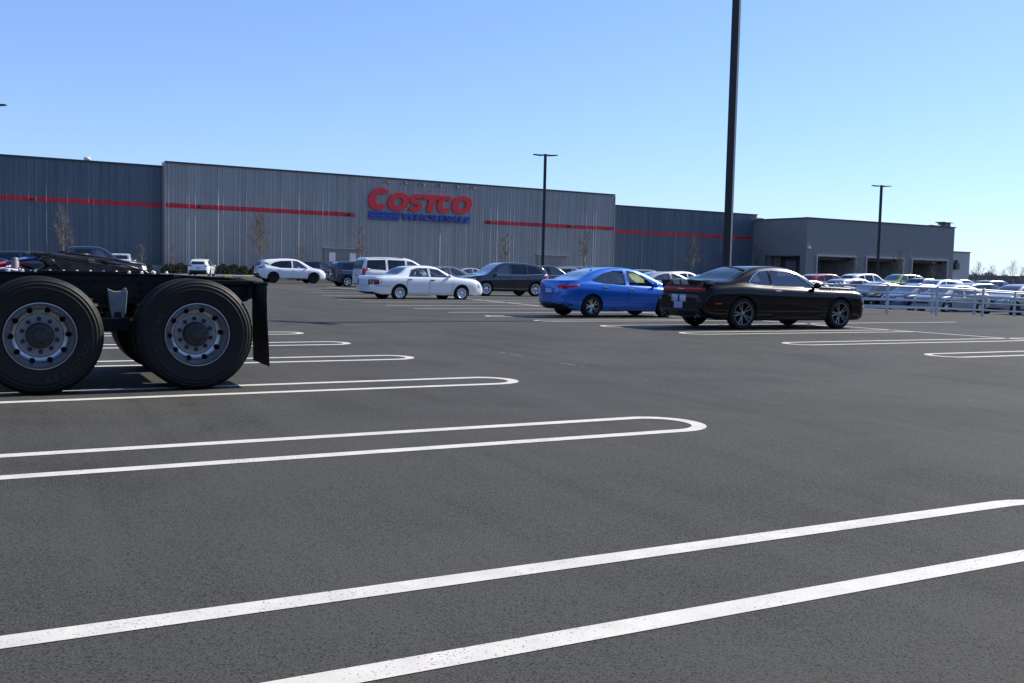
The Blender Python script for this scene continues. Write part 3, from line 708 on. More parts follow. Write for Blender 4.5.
# ------------------------------------------------------------------ ground
def asphalt():
    m, nt, out = newmat('asphalt')
    p = N(nt, 'ShaderNodeBsdfPrincipled'); tc = N(nt, 'ShaderNodeTexCoord'); L = nt.links.new
    geo = N(nt, 'ShaderNodeNewGeometry')
    P = geo.outputs['Position']
    def noise(scale, det=4, rough=.6, vec=P, d=0):
        n = N(nt, 'ShaderNodeTexNoise'); n.inputs['Scale'].default_value = scale; n.inputs['Detail'].default_value = det
        n.inputs['Roughness'].default_value = rough; n.inputs['Distortion'].default_value = d; L(vec, n.inputs['Vector']); return n.outputs['Fac']
    def rng(v, a, b, c, d):
        r = N(nt, 'ShaderNodeMapRange'); r.inputs[1].default_value = a; r.inputs[2].default_value = b; r.inputs[3].default_value = c; r.inputs[4].default_value = d
        L(v, r.inputs[0]); return r.outputs[0]
    def mul(a, b):
        n = N(nt, 'ShaderNodeMath', operation='MULTIPLY'); L(a, n.inputs[0]); L(b, n.inputs[1]); return n.outputs[0]
    fine = rng(noise(95, 4, .85), .36, .66, .10, 2.0)
    mid = rng(noise(30, 4, .7), .35, .65, .72, 1.30)
    vo = N(nt, 'ShaderNodeTexVoronoi'); vo.inputs['Scale'].default_value = 95; L(P, vo.inputs['Vector'])
    st = rng(vo.outputs['Distance'], .08, .45, 1.25, .85)
    big = mul(rng(noise(.30, 6, .6, d=1.2), .32, .68, .74, 1.24), rng(noise(1.7, 5, .6), .3, .7, .92, 1.08))
    # streaks along the driving aisle (tyre polish)
    mp = N(nt, 'ShaderNodeMapping'); mp.inputs['Rotation'].default_value = (0, 0, -rad(180-61.9)); mp.inputs['Scale'].default_value = (.05, .9, 1); L(P, mp.inputs['Vector'])
    stk = rng(noise(1.0, 5, .6, vec=mp.outputs[0], d=.4), .35, .68, .90, 1.12)
    # rare pale scuffs
    mp2 = N(nt, 'ShaderNodeMapping'); mp2.inputs['Rotation'].default_value = (0, 0, rad(-12)); mp2.inputs['Scale'].default_value = (1.6, 14, 1); L(P, mp2.inputs['Vector'])
    scf = rng(noise(1.6, 3, .6, vec=mp2.outputs[0]), .76, .80, 0, .10)
    def dotn(vec):
        n = N(nt, 'ShaderNodeVectorMath', operation='DOT_PRODUCT'); n.inputs[1].default_value = vec; L(P, n.inputs[0]); return n.outputs['Value']
    cb = N(nt, 'ShaderNodeCombineXYZ'); L(dotn((SH*2.6, CH*2.6, 0)), cb.inputs[0]); L(dotn((-CH*.16, SH*.16, 0)), cb.inputs[1])
    lane = rng(noise(1.0, 6, .68, vec=cb.outputs[0], d=.5), .36, .68, .84, 1.20)
    cb2 = N(nt, 'ShaderNodeCombineXYZ'); L(dotn((SH*9, CH*9, 0)), cb2.inputs[0]); L(dotn((-CH*.8, SH*.8, 0)), cb2.inputs[1])
    hair = rng(noise(1.0, 4, .6, vec=cb2.outputs[0], d=1.2), .60, .74, 1.0, 1.22)
    pits = rng(noise(62, 2, .5), .30, .43, .50, 1.0)
    chips = rng(noise(78, 1, .4, vec=mp.outputs[0] if False else P), .70, .76, 1.0, 1.7)
    v = mul(mul(mul(mul(fine, mid), st), mul(big, stk)), mul(mul(lane, hair), mul(pits, chips)))
    ad = N(nt, 'ShaderNodeMath', operation='ADD'); L(rng(v, 0, 1, 0, ASPH), ad.inputs[0]); L(scf, ad.inputs[1])
    nt.nodes[ad.name].use_clamp = False
    for n in nt.nodes:
        if n.type == 'MAP_RANGE' and n.inputs[3].default_value == 0 and n.inputs[4].default_value == ASPH: n.clamp = False
    cc = N(nt, 'ShaderNodeCombineColor'); 
    def sc(k):
        n = N(nt, 'ShaderNodeMath', operation='MULTIPLY'); L(ad.outputs[0], n.inputs[0]); n.inputs[1].default_value = k; return n.outputs[0]
    L(sc(1.03), cc.inputs[0]); L(sc(1.01), cc.inputs[1]); L(sc(.90), cc.inputs[2])
    L(cc.outputs[0], p.inputs['Base Color'])
    p.inputs['Roughness'].default_value = .78; p.inputs['Specular IOR Level'].default_value = .10
    b = N(nt, 'ShaderNodeBump'); b.inputs['Strength'].default_value = .5; b.inputs['Distance'].default_value = .004
    L(mul(fine, st), b.inputs['Height']); L(b.outputs[0], p.inputs['Normal'])
    L(p.outputs[0], out.inputs[0])
    return m
def paint_line():
    m, nt, out = newmat('road_paint'); L = nt.links.new
    p = N(nt, 'ShaderNodeBsdfPrincipled'); geo = N(nt, 'ShaderNodeNewGeometry'); P = geo.outputs['Position']
    n = N(nt, 'ShaderNodeTexNoise'); n.inputs['Scale'].default_value = 110; n.inputs['Detail'].default_value = 3; L(P, n.inputs['Vector'])
    r = N(nt, 'ShaderNodeValToRGB'); r.color_ramp.elements[0].position = .31; r.color_ramp.elements[0].color = (.12, .12, .12, 1)
    r.color_ramp.elements[1].position = .38; r.color_ramp.elements[1].color = (.55, .52, .455, 1); wr = N(nt, 'ShaderNodeTexNoise'); wr.inputs['Scale'].default_value = 2.2; wr.inputs['Detail'].default_value = 4; L(P, wr.inputs['Vector']); wm = N(nt, 'ShaderNodeMath', operation='MULTIPLY_ADD'); L(wr.outputs['Fac'], wm.inputs[0]); wm.inputs[1].default_value = -.22; L(n.outputs['Fac'], wm.inputs[2]); wa = N(nt, 'ShaderNodeMath', operation='ADD'); L(wm.outputs[0], wa.inputs[0]); wa.inputs[1].default_value = .11; L(wa.outputs[0], r.inputs[0])
    n2 = N(nt, 'ShaderNodeTexNoise'); n2.inputs['Scale'].default_value = 6; n2.inputs['Detail'].default_value = 5; L(P, n2.inputs['Vector'])
    mr = N(nt, 'ShaderNodeMapRange'); mr.inputs[1].default_value = .3; mr.inputs[2].default_value = .7; mr.inputs[3].default_value = .85; mr.inputs[4].default_value = 1.04; L(n2.outputs['Fac'], mr.inputs[0])
    s = N(nt, 'ShaderNodeVectorMath', operation='SCALE'); L(r.outputs[0], s.inputs[0]); L(mr.outputs[0], s.inputs['Scale'])
    L(s.outputs[0], p.inputs['Base Color']); p.inputs['Roughness'].default_value = .7
    L(p.outputs[0], out.inputs[0]); return m
M_ASPH = asphalt(); M_LINE = paint_line()
M_CONC = mat('concrete', (.33, .32, .30), .85, var=.12, vscale=2)
us = [-4000, -1500, -500, -200, -80, -40, -20]+[x for x in range(-10, 80, 2)]+[90, 120, 200, 400, 900, 2000, 5000]
ns = [-3000, -800, -200, -60, -20, 0, 20, 40, 42, 44, 46, 48, 50, 52, 54, 56, 58, 60, 62, 64, 80, 160, 400, 1200, 6000]
mb = MB(); vs = []
for n_ in ns:
    for u_ in us:
        x, y = un(u_, n_); vs.append((x, y, ground_z(x, y)))
fs = [(j*len(us)+i, j*len(us)+i+1, (j+1)*len(us)+i+1, (j+1)*len(us)+i) for j in range(len(ns)-1) for i in range(len(us)-1)]
mb.add(vs, fs, 0, True)
tag(mb.build('parking_lot_ground', M_ASPH), kind='structure')
# markings : polylines in (u,n)
LW = .12
def ribbon(mb, pts, w=LW, lift=.003):
    P = []
    for i in range(len(pts)-1):
        a = Vector(pts[i]); b = Vector(pts[i+1]); k = max(1, int((b-a).length/1.0))
        for j in range(k): P.append(a+(b-a)*j/k)
    P.append(Vector(pts[-1])); vs = []
    for i, p in enumerate(P):
        t = (P[min(i+1, len(P)-1)]-P[max(i-1, 0)]).normalized(); q = Vector((-t.y, t.x))*w/2
        for s in (p-q, p+q):
            x, y = un(s.x, s.y); vs.append((x, y, ground_z(x, y)+(lift if s.x < 25 else .009)))
    mb.add(vs, [(2*i, 2*i+2, 2*i+3, 2*i+1) for i in range(len(P)-1)])
def hairpin(mb, u_end, n0, n1, u_far, sgn):
    """two parallel lines joined by a round end at u_end ; sgn = +1 when the round end points to +u"""
    r = (n1-n0)/2; c = (n0+n1)/2; ue = u_end-sgn*r
    arc = [(ue+sgn*r*math.cos(a), c+r*math.sin(a)) for a in [-PI/2+PI*k/14 for k in range(15)]]
    ribbon(mb, [(u_far, n0), (ue, n0)]+arc[1:-1]+[(ue, n1), (u_far, n1)])
mb = MB()
for n0, n1, ue in ((-.60, .08, 5.3), (2.765, 3.48, 5.32), (6.17, 6.86, 5.17), (9.45, 10.08, 5.2), (12.4, 13.0, 5.17), (15.0, 15.6, 5.15), (17.45, 18.05, 5.1), (20.2, 20.8, 5.1), (23, 23.6, 5.1)):
    hairpin(mb, ue, n0, n1, -7 if n0 < 20 else -14, 1)
for n0, n1, ue in ((10.58, 11.22, 13.58), (13.26, 13.88, 12.98), (16.15, 16.8, 12.85), (18.65, 19.27, 12.5), (21.0, 21.55, 12.05), (23.25, 23.75, 11.8)):
    hairpin(mb, ue, n0, n1, 19.3 if n0 > 14 else 24, -1)
for n_, ue in ((25.64, 11.62), (27.99, 11.55), (30.4, 11.54), (33.5, 11.84), (35.8, 11.72), (40.6, 12.57), (45, 13.15), (49.2, 13.6), (53.5, 13.8), (58, 14)):
    ribbon(mb, [(ue, n_), (24, n_)])
for n_ in (8.0, 5.3): hairpin(mb, 13.8, n_-.3, n_+.3, 24, -1)
ribbon(mb, [(19.57, 13.4), (19.2, 18), (18.6, 24), (17.3, 30.1), (17.9, 37), (18.3, 58)])
for n_ in (26.6, 29.4, 32.2, 19.6): ribbon(mb, [(19.5, n_), (25.2, n_)])
tag(mb.build('parking_space_lines', M_LINE), kind='structure')
mb = MB(); rs = random.Random(4)
def scuff(u0_, n0_, u1_, n1_, w, gaps):
    for i in range(gaps):
        if rs.random() < .3: continue
        a = i/gaps; b = a+rs.uniform(.4, .95)/gaps
        ribbon(mb, [(u0_+(u1_-u0_)*a, n0_+(n1_-n0_)*a), (u0_+(u1_-u0_)*b, n0_+(n1_-n0_)*b)], w*rs.uniform(.4, 1), .0025)
scuff(6.84, 10.3, 6.81, 13.2, .035, 12)
for i in range(9):
    u_, n_ = rs.uniform(5.5, 9), rs.uniform(6.5, 16); scuff(u_, n_, u_+rs.uniform(.1, .4), n_+rs.uniform(-.12, .12), .012, 3)
tag(mb.build('pale_scuff_marks', mat('scuff_paint', (.15, .148, .145), .8), None), kind='structure')

# ------------------------------------------------------------------ store building (local frame: x along front, -y towards the lot)
BH = 58.5; BR = rad(90-BH); P0 = (-34.99, 100.0)
store = empty('warehouse_store', (P0[0], P0[1], 0), BR, 'huge grey ribbed metal warehouse store with red stripe across the whole background', 'warehouse')
def cladding(name, col, rough=.45, metal=.0, var=.06):
    return mat(name, col, rough, metal, spec=.5, var=var, vscale=.4)
M_CGREY = cladding('cladding_grey', (.285, .277, .268)); M_CBLUE = cladding('cladding_blue_grey', (.084, .108, .136))
M_CFLAT = cladding('cladding_flat_grey', (.205, .195, .188), .6)
M_CBEIGE = cladding('cladding_pale', (.48, .44, .42), .7)
M_CRED = cladding('stripe_red', (.46, .014, .03)); M_TRIMD = mat('parapet_trim', (.02, .022, .026), .5)
rr = random.Random(3)
def ribs(x0, x1):
    """profile points (x, depth) of vertical ribbed panels"""
    pts = [(x0, 0.0)]; x = x0
    while x < x1-.5:
        g = rr.choice((.12, .16, .20, .26, .34)); w = rr.choice((.04, .06, .08)); d = rr.choice((.015, .04, .04, .06))
        c_ = rr.choice((.02, .04, .12)); pts += [(x+g, 0), (x+g+.02, d), (x+g+.02+w, d), (x+g+.02+c_+w, 0)]
        x += g+.02+c_+w
    pts.append((x1, 0.0)); return pts
def clad(mb, prof, y, z0, z1, off=0, mi=0, cols=None):
    vs = []
    for px_, d in prof: vs += [(px_, y-d-off, z0), (px_, y-d-off, z1)]
    fs = [(2*i, 2*i+2, 2*i+3, 2*i+1) for i in range(len(prof)-1)]
    mb.add(vs, fs, mi)
secs = [('left', -75, 0, 1.0, 10.8, M_CBLUE), ('middle', 0, 56.1, 0, 11.2, M_CGREY), ('right', 56.1, 82.5, 1.0, 9.95, M_CBLUE)]
for nm, x0, x1, y, h, m in secs:
    prof = ribs(x0, x1)
    mb = MB(); clad(mb, prof, y, .95, h)
    w = mb.build('wall', m, store, recalc=False)
    b = MB(); b.box(((x0+x1)/2, y+.02, -.1), (x1-x0, .16, 2.1)); b.build('wall_base', M_CONC, store)
    t = MB(); t.box(((x0+x1)/2, y+.05, h+.06), (x1-x0, .38, .16)); t.build('parapet_trim', M_TRIMD, store)
    sx = []
    if nm == 'left': sx = [(x0, x1, 6.74, 7.20)]
    if nm == 'middle': sx = [(x0, 20.3, 6.74, 7.20), (36.8, x1, 6.68, 7.14)]
    if nm == 'right': sx = [(x0, x1-1, 6.42, 6.84)]
    for a, c, z0, z1 in sx:
        sp = [p for p in prof if a <= p[0] <= c]; s = MB(); clad(s, sp, y, z0, z1, .02)
        s.box(((a+c)/2, y-.005, (z0+z1)/2), (c-a, .012, z1-z0))
        s.build('red_stripe', M_CRED, store, recalc=False)
# side returns where sections step, roof
mb = MB(); mb.box((.0, .5, 6), (.12, 1.2, 10.5)); mb.build('wall_return', M_CGREY, store); mb = MB(); mb.box((56.1, .5, 6), (.12, 1.2, 10.2)); mb.build('wall_return', M_CGREY, store)
mb = MB(); mb.box((-37.5, 40, 5.2), (75, 77.8, 10.6)); mb.box((28, 40, 5.4), (56, 79.6, 11.0)); mb.box((70, 40, 4.7), (27.8, 77.8, 9.8)); mb.build('roof', M_CFLAT, store)
# service wing
F = -9.0; X0, X1 = 81.2, 112.6; TH = 9.2
bays = [(83.6, 91.8, 3.9), (94.7, 102.6, 3.9), (105.0, 112.2-.9, 3.9)]
def wing(px):
    return px
bays = []
def wall_x(px, off):
    a = (px-512)/FPX; bcol = (71-0.0227*(px-512))/FPX; r0 = (a*math.cos(ROLL)-bcol*math.sin(ROLL))*.9975
    hd = rad(BH); d = (math.sin(hd), math.cos(hd)); o = (math.cos(hd), -math.sin(hd))
    k = ((P0[0]+off*o[0])*o[0]+(P0[1]+off*o[1])*o[1])/(r0*o[0]+o[1])
    return (r0*k-P0[0])*d[0]+(k-P0[1])*d[1], k
def wall_z(py, px, k): return CAM_H+((259+.0227*px)-py)/FPX*k
for a, b, t in ((815.5, 854.5, 257), (865, 902, 258.7), (910.5, 946, 260.5)):
    xa, ka = wall_x(a, 9); xb, kb = wall_x(b, 9); bays.append((xa, xb, wall_z(t, (a+b)/2, (ka+kb)/2)))
X1 = wall_x(952, 9)[0]; X0 = wall_x(805, 9)[0]
mb = MB(); edges = [X0]+[v for b in bays for v in b[:2]]+[X1]
def flatclad(mb, x0, x1, z0, z1, y):
    n = max(1, int((x1-x0)/.42)); st = (x1-x0)/n; prof = []
    for i in range(n): prof += [(x0+i*st, 0), (x0+i*st+st-.05, 0), (x0+i*st+st-.04, .018), (x0+i*st+st-.01, .018)]
    prof.append((x1, 0)); clad(mb, prof, y, z0, z1)
for i in range(0, len(edges), 2): flatclad(mb, edges[i], edges[i+1], -1, 4.2 if True else 0, F)
flatclad(mb, X0, X1, 4.2, TH, F)
for a, b, t in bays: flatclad(mb, a, b, t, 4.2, F) if t < 4.2 else None
mb.build('wing_wall', M_CFLAT, store, recalc=False)
# side face towards the left, with recessed doorway
dk = []
def side_y(px):
    # distance from main wall along -y for the face x=X0
    lo, hi = 0, 9
    for _ in range(40):
        m_ = (lo+hi)/2
        hd = rad(BH); X = P0[0]+X0*math.sin(hd)+m_*math.cos(hd); Y = P0[1]+X0*math.cos(hd)-m_*math.sin(hd)
        if 512+FPX*X/Y < px: lo = m_
        else: hi = m_
    return -(lo+hi)/2
ya, yb = side_y(762), side_y(797)
mb = MB()
for y0, y1, z0, z1 in ((1, ya, -1, TH), (yb, F, -1, TH), (ya, yb, 4.15, TH)):
    mb.box((X0+.1, (y0+y1)/2, (z0+z1)/2), (.2, abs(y1-y0)-.002, z1-z0))
mb.build('wing_side_wall', M_CFLAT, store)
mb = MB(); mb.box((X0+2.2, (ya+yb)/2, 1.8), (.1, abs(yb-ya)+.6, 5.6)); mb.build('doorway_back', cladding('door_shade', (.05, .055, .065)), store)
mb = MB(); mb.box((X0+2.1, ya*.55+yb*.45, 1.3), (.06, 1.9, 4.4)); mb.build('entrance_door', mat('door_grey', (.16, .17, .19), .5), store)
mb = MB(); mb.box(((X0+X1)/2, F+.1, TH+.06), (X1-X0+.3, .5, .14)); mb.box((X0+.1, (F+1)/2, TH+.055), (.5, 1-F-.6, .13)); mb.build('parapet_trim', M_TRIMD, store)
mb = MB(); mb.box(((X0+X1)/2+.2, 10.2, TH/2+2.0), (X1-X0-.5, 38, TH-4.1)); mb.box(((X0+X1)/2+.2, 18, 2), (X1-X0-.5, 40, 5)); mb.box((X1-.08, 12, 4.3), (.16, 41.8, 10)); mb.build('wing_body', M_CFLAT, store)
M_BAYFR = mat('bay_frame', (.34, .34, .34), .5); M_BAYD = mat('bay_interior', (.36, .34, .33), .8, var=.2, vscale=1.0)
M_RACK = mat('tyre_rack', (.55, .42, .35), .7); M_BGL = mat('bay_door_glass', (.25, .30, .34), .15, coat=1)
for a, b, t in bays:
    mb = MB()
    for xx in (a, b): mb.box((xx, F-.03, (t-1)/2), (.2, .30, t+1))
    mb.box(((a+b)/2, F-.03, t+.1), (b-a+.2, .301, .2)); fr = mb.build('service_bay', M_BAYFR, store)
    d = MB(); d.box(((a+b)/2, F+6.6, 1.5), (b-a+2, .1, 6.5)); d.box((b+.6, F+3.4, 1.5), (.1, 6.3, 6.5)); d.build('bay_back_wall', M_BAYD, fr)
    r = MB()
    for zz in (.6, 1.5, 2.4, 3.1): r.box(((a+b)/2-.8, F+5.6, zz), ((b-a)*.65, .8, .10))
    for q in range(6): r.box((a+.3+q*(b-a)*.65/5, F+5.6, 1.2), (.1, .85, 4.2))
    r.build('tyre_rack', M_RACK, fr)
    r = MB()
    for zz in (.3, 1.2, 2.1): 
        for q in range(11): r.lathe([(.16, 0), (.33, 0), (.33, .22), (.16, .22)], 12, 'x', (a+.5+q*(b-a)*.055+.1, F+5.5, zz+.65), closed=True)
    r.build('stacked_tyres', M_TYRE, fr)
    g = MB(); g.box(((a+b)/2, F+.9, t-.25), (b-a-.2, .06, .35)); g.build('rolled_door', M_TRIMD, fr)
    g = MB(); g.box(((a+b)/2-.6, F+6.4, .9), ((b-a)*.5, .05, .5)); g.build('back_window', M_BGL, fr)
mb = MB(); x_, k_ = wall_x(803, 9)
mb.box((X0+.4, F-.16, 5.25), (.34, .3, .26)); mb.build('wall_camera', mat('white_plastic', (.75, .75, .75), .4), store)
# far annex
xa, ka = wall_x(950, 4); xb, kb = wall_x(968.5, 4)
mb = MB(); zt = wall_z(252.5, 960, (ka+kb)/2); flatclad(mb, X1+.05, xb, -1, zt, -4); mb.build('annex_wall', M_CBEIGE, store, recalc=False)
mb = MB(); mb.box(((X1+xb)/2+.1, 4, zt/2-.55), (xb-X1-.15, 15.8, zt+.9)); mb.build('annex_body', M_CBEIGE, store)
mb = MB(); mb.box(((X1+xb)/2, -4, zt+.05), (xb-X1-.1, .4, .12)); mb.build('parapet_trim', M_TRIMD, store)
lx = wall_x(954, 4)[0]; mb = MB(); mb.box((lx, -4.3, zt-2.3), (.9, .5, 1.0)); mb.box((lx, -4.25, zt-1.6), (.45, .4, .6)); mb.build('wall_lantern', M_TRIMD, store)
# roof things
mb = MB(); mb.box((X1-1.2, F+1.0, TH+.40), (1.5, 1.2, .62)); mb.box((X1-1.1, F+1.0, TH+.78), (2.2, 1.7, .16)); mb.box((X1-3.2, F+1.0, TH+.2), (2.4, 1.0, .22)); mb.build('roof_vent', mat('roof_vent_metal', (.10, .10, .11), .5), store, bevel=.03)
mb = MB(); mb.lathe([(.0, .42), (.22, .40), (.34, .28), (.30, .1), (.2, .08), (.2, -.2)], 14, 'z', (-6.9, 2, 10.95)); mb.build('roof_fan', mat('fan_white', (.6, .6, .6), .4), store)
# wall lights in the stripe and over the sign
M_FIX = mat('fixture_black', (.012, .012, .013), .5)
def fixture(x, z, y=0, reach=.62):
    mb = MB(); mb.box((x, y-.05, z), (.30, .1, .22)); mb.box((x, y-.1-reach/2, z+.04), (.07, reach, .06)); mb.box((x, y-.1-reach, z-.02), (.42, .36, .16), 0, None, .8)
    mb.build('wall_light', M_FIX, store, bevel=.01)
for x, z, y in ((-11.9, 6.97, 1), (3.4, 6.97, 0), (19.6, 6.97, 0), (37.4, 6.92, 0), (49.0, 6.92, 0)): fixture(x, z, y)
for k in range(6):
    x = 23.6+k*2.23*.985; mb = MB(); mb.tube([(x, .0, 10.66), (x, -.5, 10.86), (x, -1.0, 10.86), (x, -1.25, 10.72)], .03, 6)
    mb.lathe([(.05, .12), (.18, -.02), (.20, -.08), (.0, -.06)], 10, 'z', (x, -1.27, 10.66)); mb.build('sign_lamp', M_FIX, store)
# side door with notices
M_DOORB = mat('door_surround', (.22, .215, .205), .7); M_NOTE = mat('white_notice', (.7, .66, .7), .5)
for bx, nt_ in ((18.9, (17.7, 20.1)), (46.6, ())):
    mb = MB(); mb.box((bx, -.10, 1.4), (4.4, .12, 3.6)); d = mb.build('door_panel', M_DOORB, store)
    f = MB(); f.box((bx, -.22, 3.25), (4.9, .3, .12)); f.build('door_canopy', M_BAYFR, d)
    for k, q in enumerate((bx-.6, bx+.6)):
        f = MB(); f.box((q, -.175, 1.1), (1.05, .03, 2.4)); f.build('door', mat('door_leaf', (.20, .195, .185), .5), d, bevel=.01)
    for q in nt_: f = MB(); f.box((q-.1, -.25, 2.25), (.75, .03, 1.0)); f.build('notice', M_NOTE, d)

# sign
M_SRED = mat('sign_red', (.62, .010, .022), .4); M_SBLUE = mat('sign_blue', (.006, .045, .30), .4); M_SSIDE = mat('sign_return', (.30, .01, .015), .5)
sign = empty('store_sign', (0, 0, 0)); sign.parent = store
SX0, SY0 = 165, 0
def sgn(cx, base): return 21.95+(cx-165)*(13.1/587)
def zz(cx, cy):    # crop coordinates to height on the wall
    px = 340+cx*.1758; py = 170+cy*.1758; x, k = wall_x(px, .3); return wall_z(py, px, k)
def sx(cx): return wall_x(340+cx*.1758, .3)[0]-.12
def slab(name, m, loops, parent, y0=-.26, y1=-.08):
    """extruded letter from closed outline loops (first outer then holes) in wall coordinates"""
    cu = bpy.data.curves.new(name, 'CURVE'); cu.dimensions = '2D'; cu.fill_mode = 'BOTH'; cu.extrude = (y1-y0)/2
    for lp in loops:
        sp = cu.splines.new('POLY'); sp.points.add(len(lp)-1)
        for i, p in enumerate(lp): sp.points[i].co = (p[0], p[1], 0, 1)
        sp.use_cyclic_u = True
    t = bpy.data.objects.new('t', cu); COL.objects.link(t)
    dg = bpy.context.evaluated_depsgraph_get(); me = bpy.data.meshes.new_from_object(t.evaluated_get(dg)); bpy.data.objects.remove(t)
    me.transform(Matrix.Translation((0, (y0+y1)/2, 0)) @ Matrix.Rotation(PI/2, 4, 'X')); me.materials.clear(); me.materials.append(m)
    return link(name, me, parent)
SHEAR = .22
def letter_box(x0, x1, z0, z1):
    cx, cz, w, h = (x0+x1)/2, (z0+z1)/2, (x1-x0)/2, (z1-z0)/2
    return lambda a, b: (cx+a*w*.93+b*h*SHEAR, cz+b*h)      # a,b in -1..1
def ell(f, ra, rb, n=40, a0=0, a1=2*PI, ox=0, p=2.3):
    out = []
    for k in range(n+(0 if abs(a1-a0-2*PI) < 1e-6 else 1)):
        t = a0+(a1-a0)*k/n; c, s_ = math.cos(t), math.sin(t)
        out.append(f(ox+ra*math.copysign(abs(c)**(2/p), c), rb*math.copysign(abs(s_)**(2/p), s_)))
    return out
def L_C(f, serif=False):
    g0 = rad(38); o = ell(f, 1, 1, 36, g0, 2*PI-g0); i = ell(f, .42, .50, 24, 2*PI-rad(50), rad(50), ox=.06)
    if serif: o = [f(.95, 1.0), f(.86, .25)][::-1]+[] and o
    return [o+i]
def L_O(f): return [ell(f, 1, 1), ell(f, .40, .46)[::-1]]
def stroke(f, pts, w, wz):
    """thick polyline S"""
    L_, R_ = [], []
    for i, p in enumerate(pts):
        a = Vector(pts[max(i-1, 0)]); b = Vector(pts[min(i+1, len(pts)-1)]); t = (b-a).normalized(); q = Vector((-t.y*w, t.x*wz))
        L_.append(f(p[0]+q.x, p[1]+q.y)); R_.append(f(p[0]-q.x, p[1]-q.y))
    return [L_+R_[::-1]]
def L_S(f):
    pts = []
    for k in range(15): t = rad(20)+rad(215)*k/14; pts.append((.02+.62*math.cos(t), .40+.36*math.sin(t)))
    for k in range(15): t = rad(70)-rad(225)*k/14; pts.append((-.02+.62*math.cos(t), -.40+.36*math.sin(t)))
    return stroke(f, pts, .30, .235)
def L_T(f): return [[f(-1.05, 1), f(1.05, 1), f(1.05, .42), f(.36, .42), f(.36, -1), f(-.36, -1), f(-.36, .42), f(-1.05, .42)]]
base = zz(225, 229)
for ch, x0, x1, top in (('C', 163, 287, zz(228, 107)), ('O', 271, 396, zz(335, 134)), ('S', 386, 480, zz(432, 141)), ('T', 466, 572, zz(518, 147)), ('C', 553, 645, zz(600, 151)), ('O', 634, 753, zz(694, 154))):
    b = zz((x0+x1)/2, {163: 229, 271: 236, 386: 240, 466: 243, 553: 249, 634: 253}[x0])
    f = letter_box(sx(x0), sx(x1), b, top)
    slab('letter', M_SRED, {'C': L_C, 'O': L_O, 'S': L_S, 'T': L_T}[ch](f), sign)
for k, (a, b, c) in enumerate(((234, 247, 345), (252, 264, 340), (269, 281, 335))):
    z1, z0 = zz(168, a), zz(168, b); xa, xb = sx(166), sx(c); s_ = .02
    slab('blue_bar', M_SBLUE, [[(xa, z0), (xb, z0-.03), (xb+.12, z1-.03), (xa+.05, z1)]], sign)
cu = bpy.data.curves.new('w', 'FONT'); cu.body = 'WHOLESALE'; cu.size = 1; cu.extrude = .12; cu.offset = .036; cu.space_character = 1.02
t = bpy.data.objects.new('t', cu); COL.objects.link(t); dg = bpy.context.evaluated_depsgraph_get(); me = bpy.data.meshes.new_from_object(t.evaluated_get(dg)); bpy.data.objects.remove(t)
xs_ = [v.co.x for v in me.vertices]; ys_ = [v.co.y for v in me.vertices]; wx0, wx1 = sx(347), sx(735); wz0, wz1 = zz(540, 297), zz(540, 259)
for v in me.vertices:
    a = (v.co.x-min(xs_))/(max(xs_)-min(xs_)); b = (v.co.y-min(ys_))/(max(ys_)-min(ys_))
    v.co = (wx0+a*(wx1-wx0)+.15*b, -.27-v.co.z, wz0+b*(wz1-wz0)); 
me.materials.clear(); me.materials.append(M_SBLUE); link('lettering', me, sign)

# ------------------------------------------------------------------ kerb planting strip in front of the store
def bxy(x, off):  # building frame -> world
    hd = rad(BH); return (P0[0]+x*math.sin(hd)+off*math.cos(hd), P0[1]+x*math.cos(hd)-off*math.sin(hd))
M_SOIL = mat('mulch_soil', (.06, .045, .03), .95, var=.3, vscale=3)
def bstrip(name, m, x0, x1, o0, o1, z0, z1, kind='structure'):
    mb = MB(); mb.box(((x0+x1)/2, -(o0+o1)/2, (z0+z1)/2), (x1-x0, abs(o1-o0), z1-z0))
    o = mb.build(name, m, None); o.location = (P0[0], P0[1], 0); o.rotation_euler = (0, 0, BR); return tag(o, kind=kind)
bstrip('planting_bed', M_SOIL, -60, 80, .35, 3.6, -.3, .16)
bstrip('kerb', M_CONC, -60, 80, 3.62, 3.85, -.3, .17)
bstrip('pavement', mat('pale_pavement', (.42, .41, .39), .85, var=.1, vscale=.7), -60, 80, 3.87, 6.2, -.3, .13)
M_YEL = mat('yellow_paint', (.62, .50, .06), .6)
for i, x in enumerate([-9+1.9*k for k in range(14)]):
    mb = MB(); mb.box((0, 0, .08), (.75, .22, .16), 0, None, .92); o = mb.build('wheel_stop', M_YEL, None, bevel=.02)
    o.location = (*bxy(x, 7.0), 0); o.rotation_euler = (0, 0, BR)
    tag(o, 'small yellow wheel stop in the row below the hedges of the store', 'wheel stop', 'yellow wheel stops along the store')
# hedges
M_LEAF = mat('hedge_leaf', (.045, .055, .016), .8, var=.4, vscale=1.5); M_BARK = mat('bark_grey', (.13, .115, .10), .9, var=.2, vscale=6)
M_BRLEAF = mat('dry_leaf', (.20, .13, .07), .85)
def hedge_mesh(L_, W_, H_, n, seed):
    r = random.Random(seed); mb = MB()
    for i in range(n):
        x = r.uniform(-1, 1); y = r.uniform(-1, 1); z = r.random()**.7; hh = 1-.35*abs(x)**4-.15*y*y+.12*math.sin(x*9+seed)
        c = Vector((x*L_/2, y*W_/2, z*H_*hh)); s_ = r.uniform(.05, .10)
        a = Vector((r.gauss(0, 1), r.gauss(0, 1), r.gauss(0, 1))).normalized(); b = a.cross(Vector((r.random(), r.random(), 1))).normalized()
        mb.add([c-a*s_, c+b*s_*.6, c+a*s_, c-b*s_*.6], [(0, 1, 2, 3)])
    return mb.mesh('hedge', M_LEAF, recalc=False)
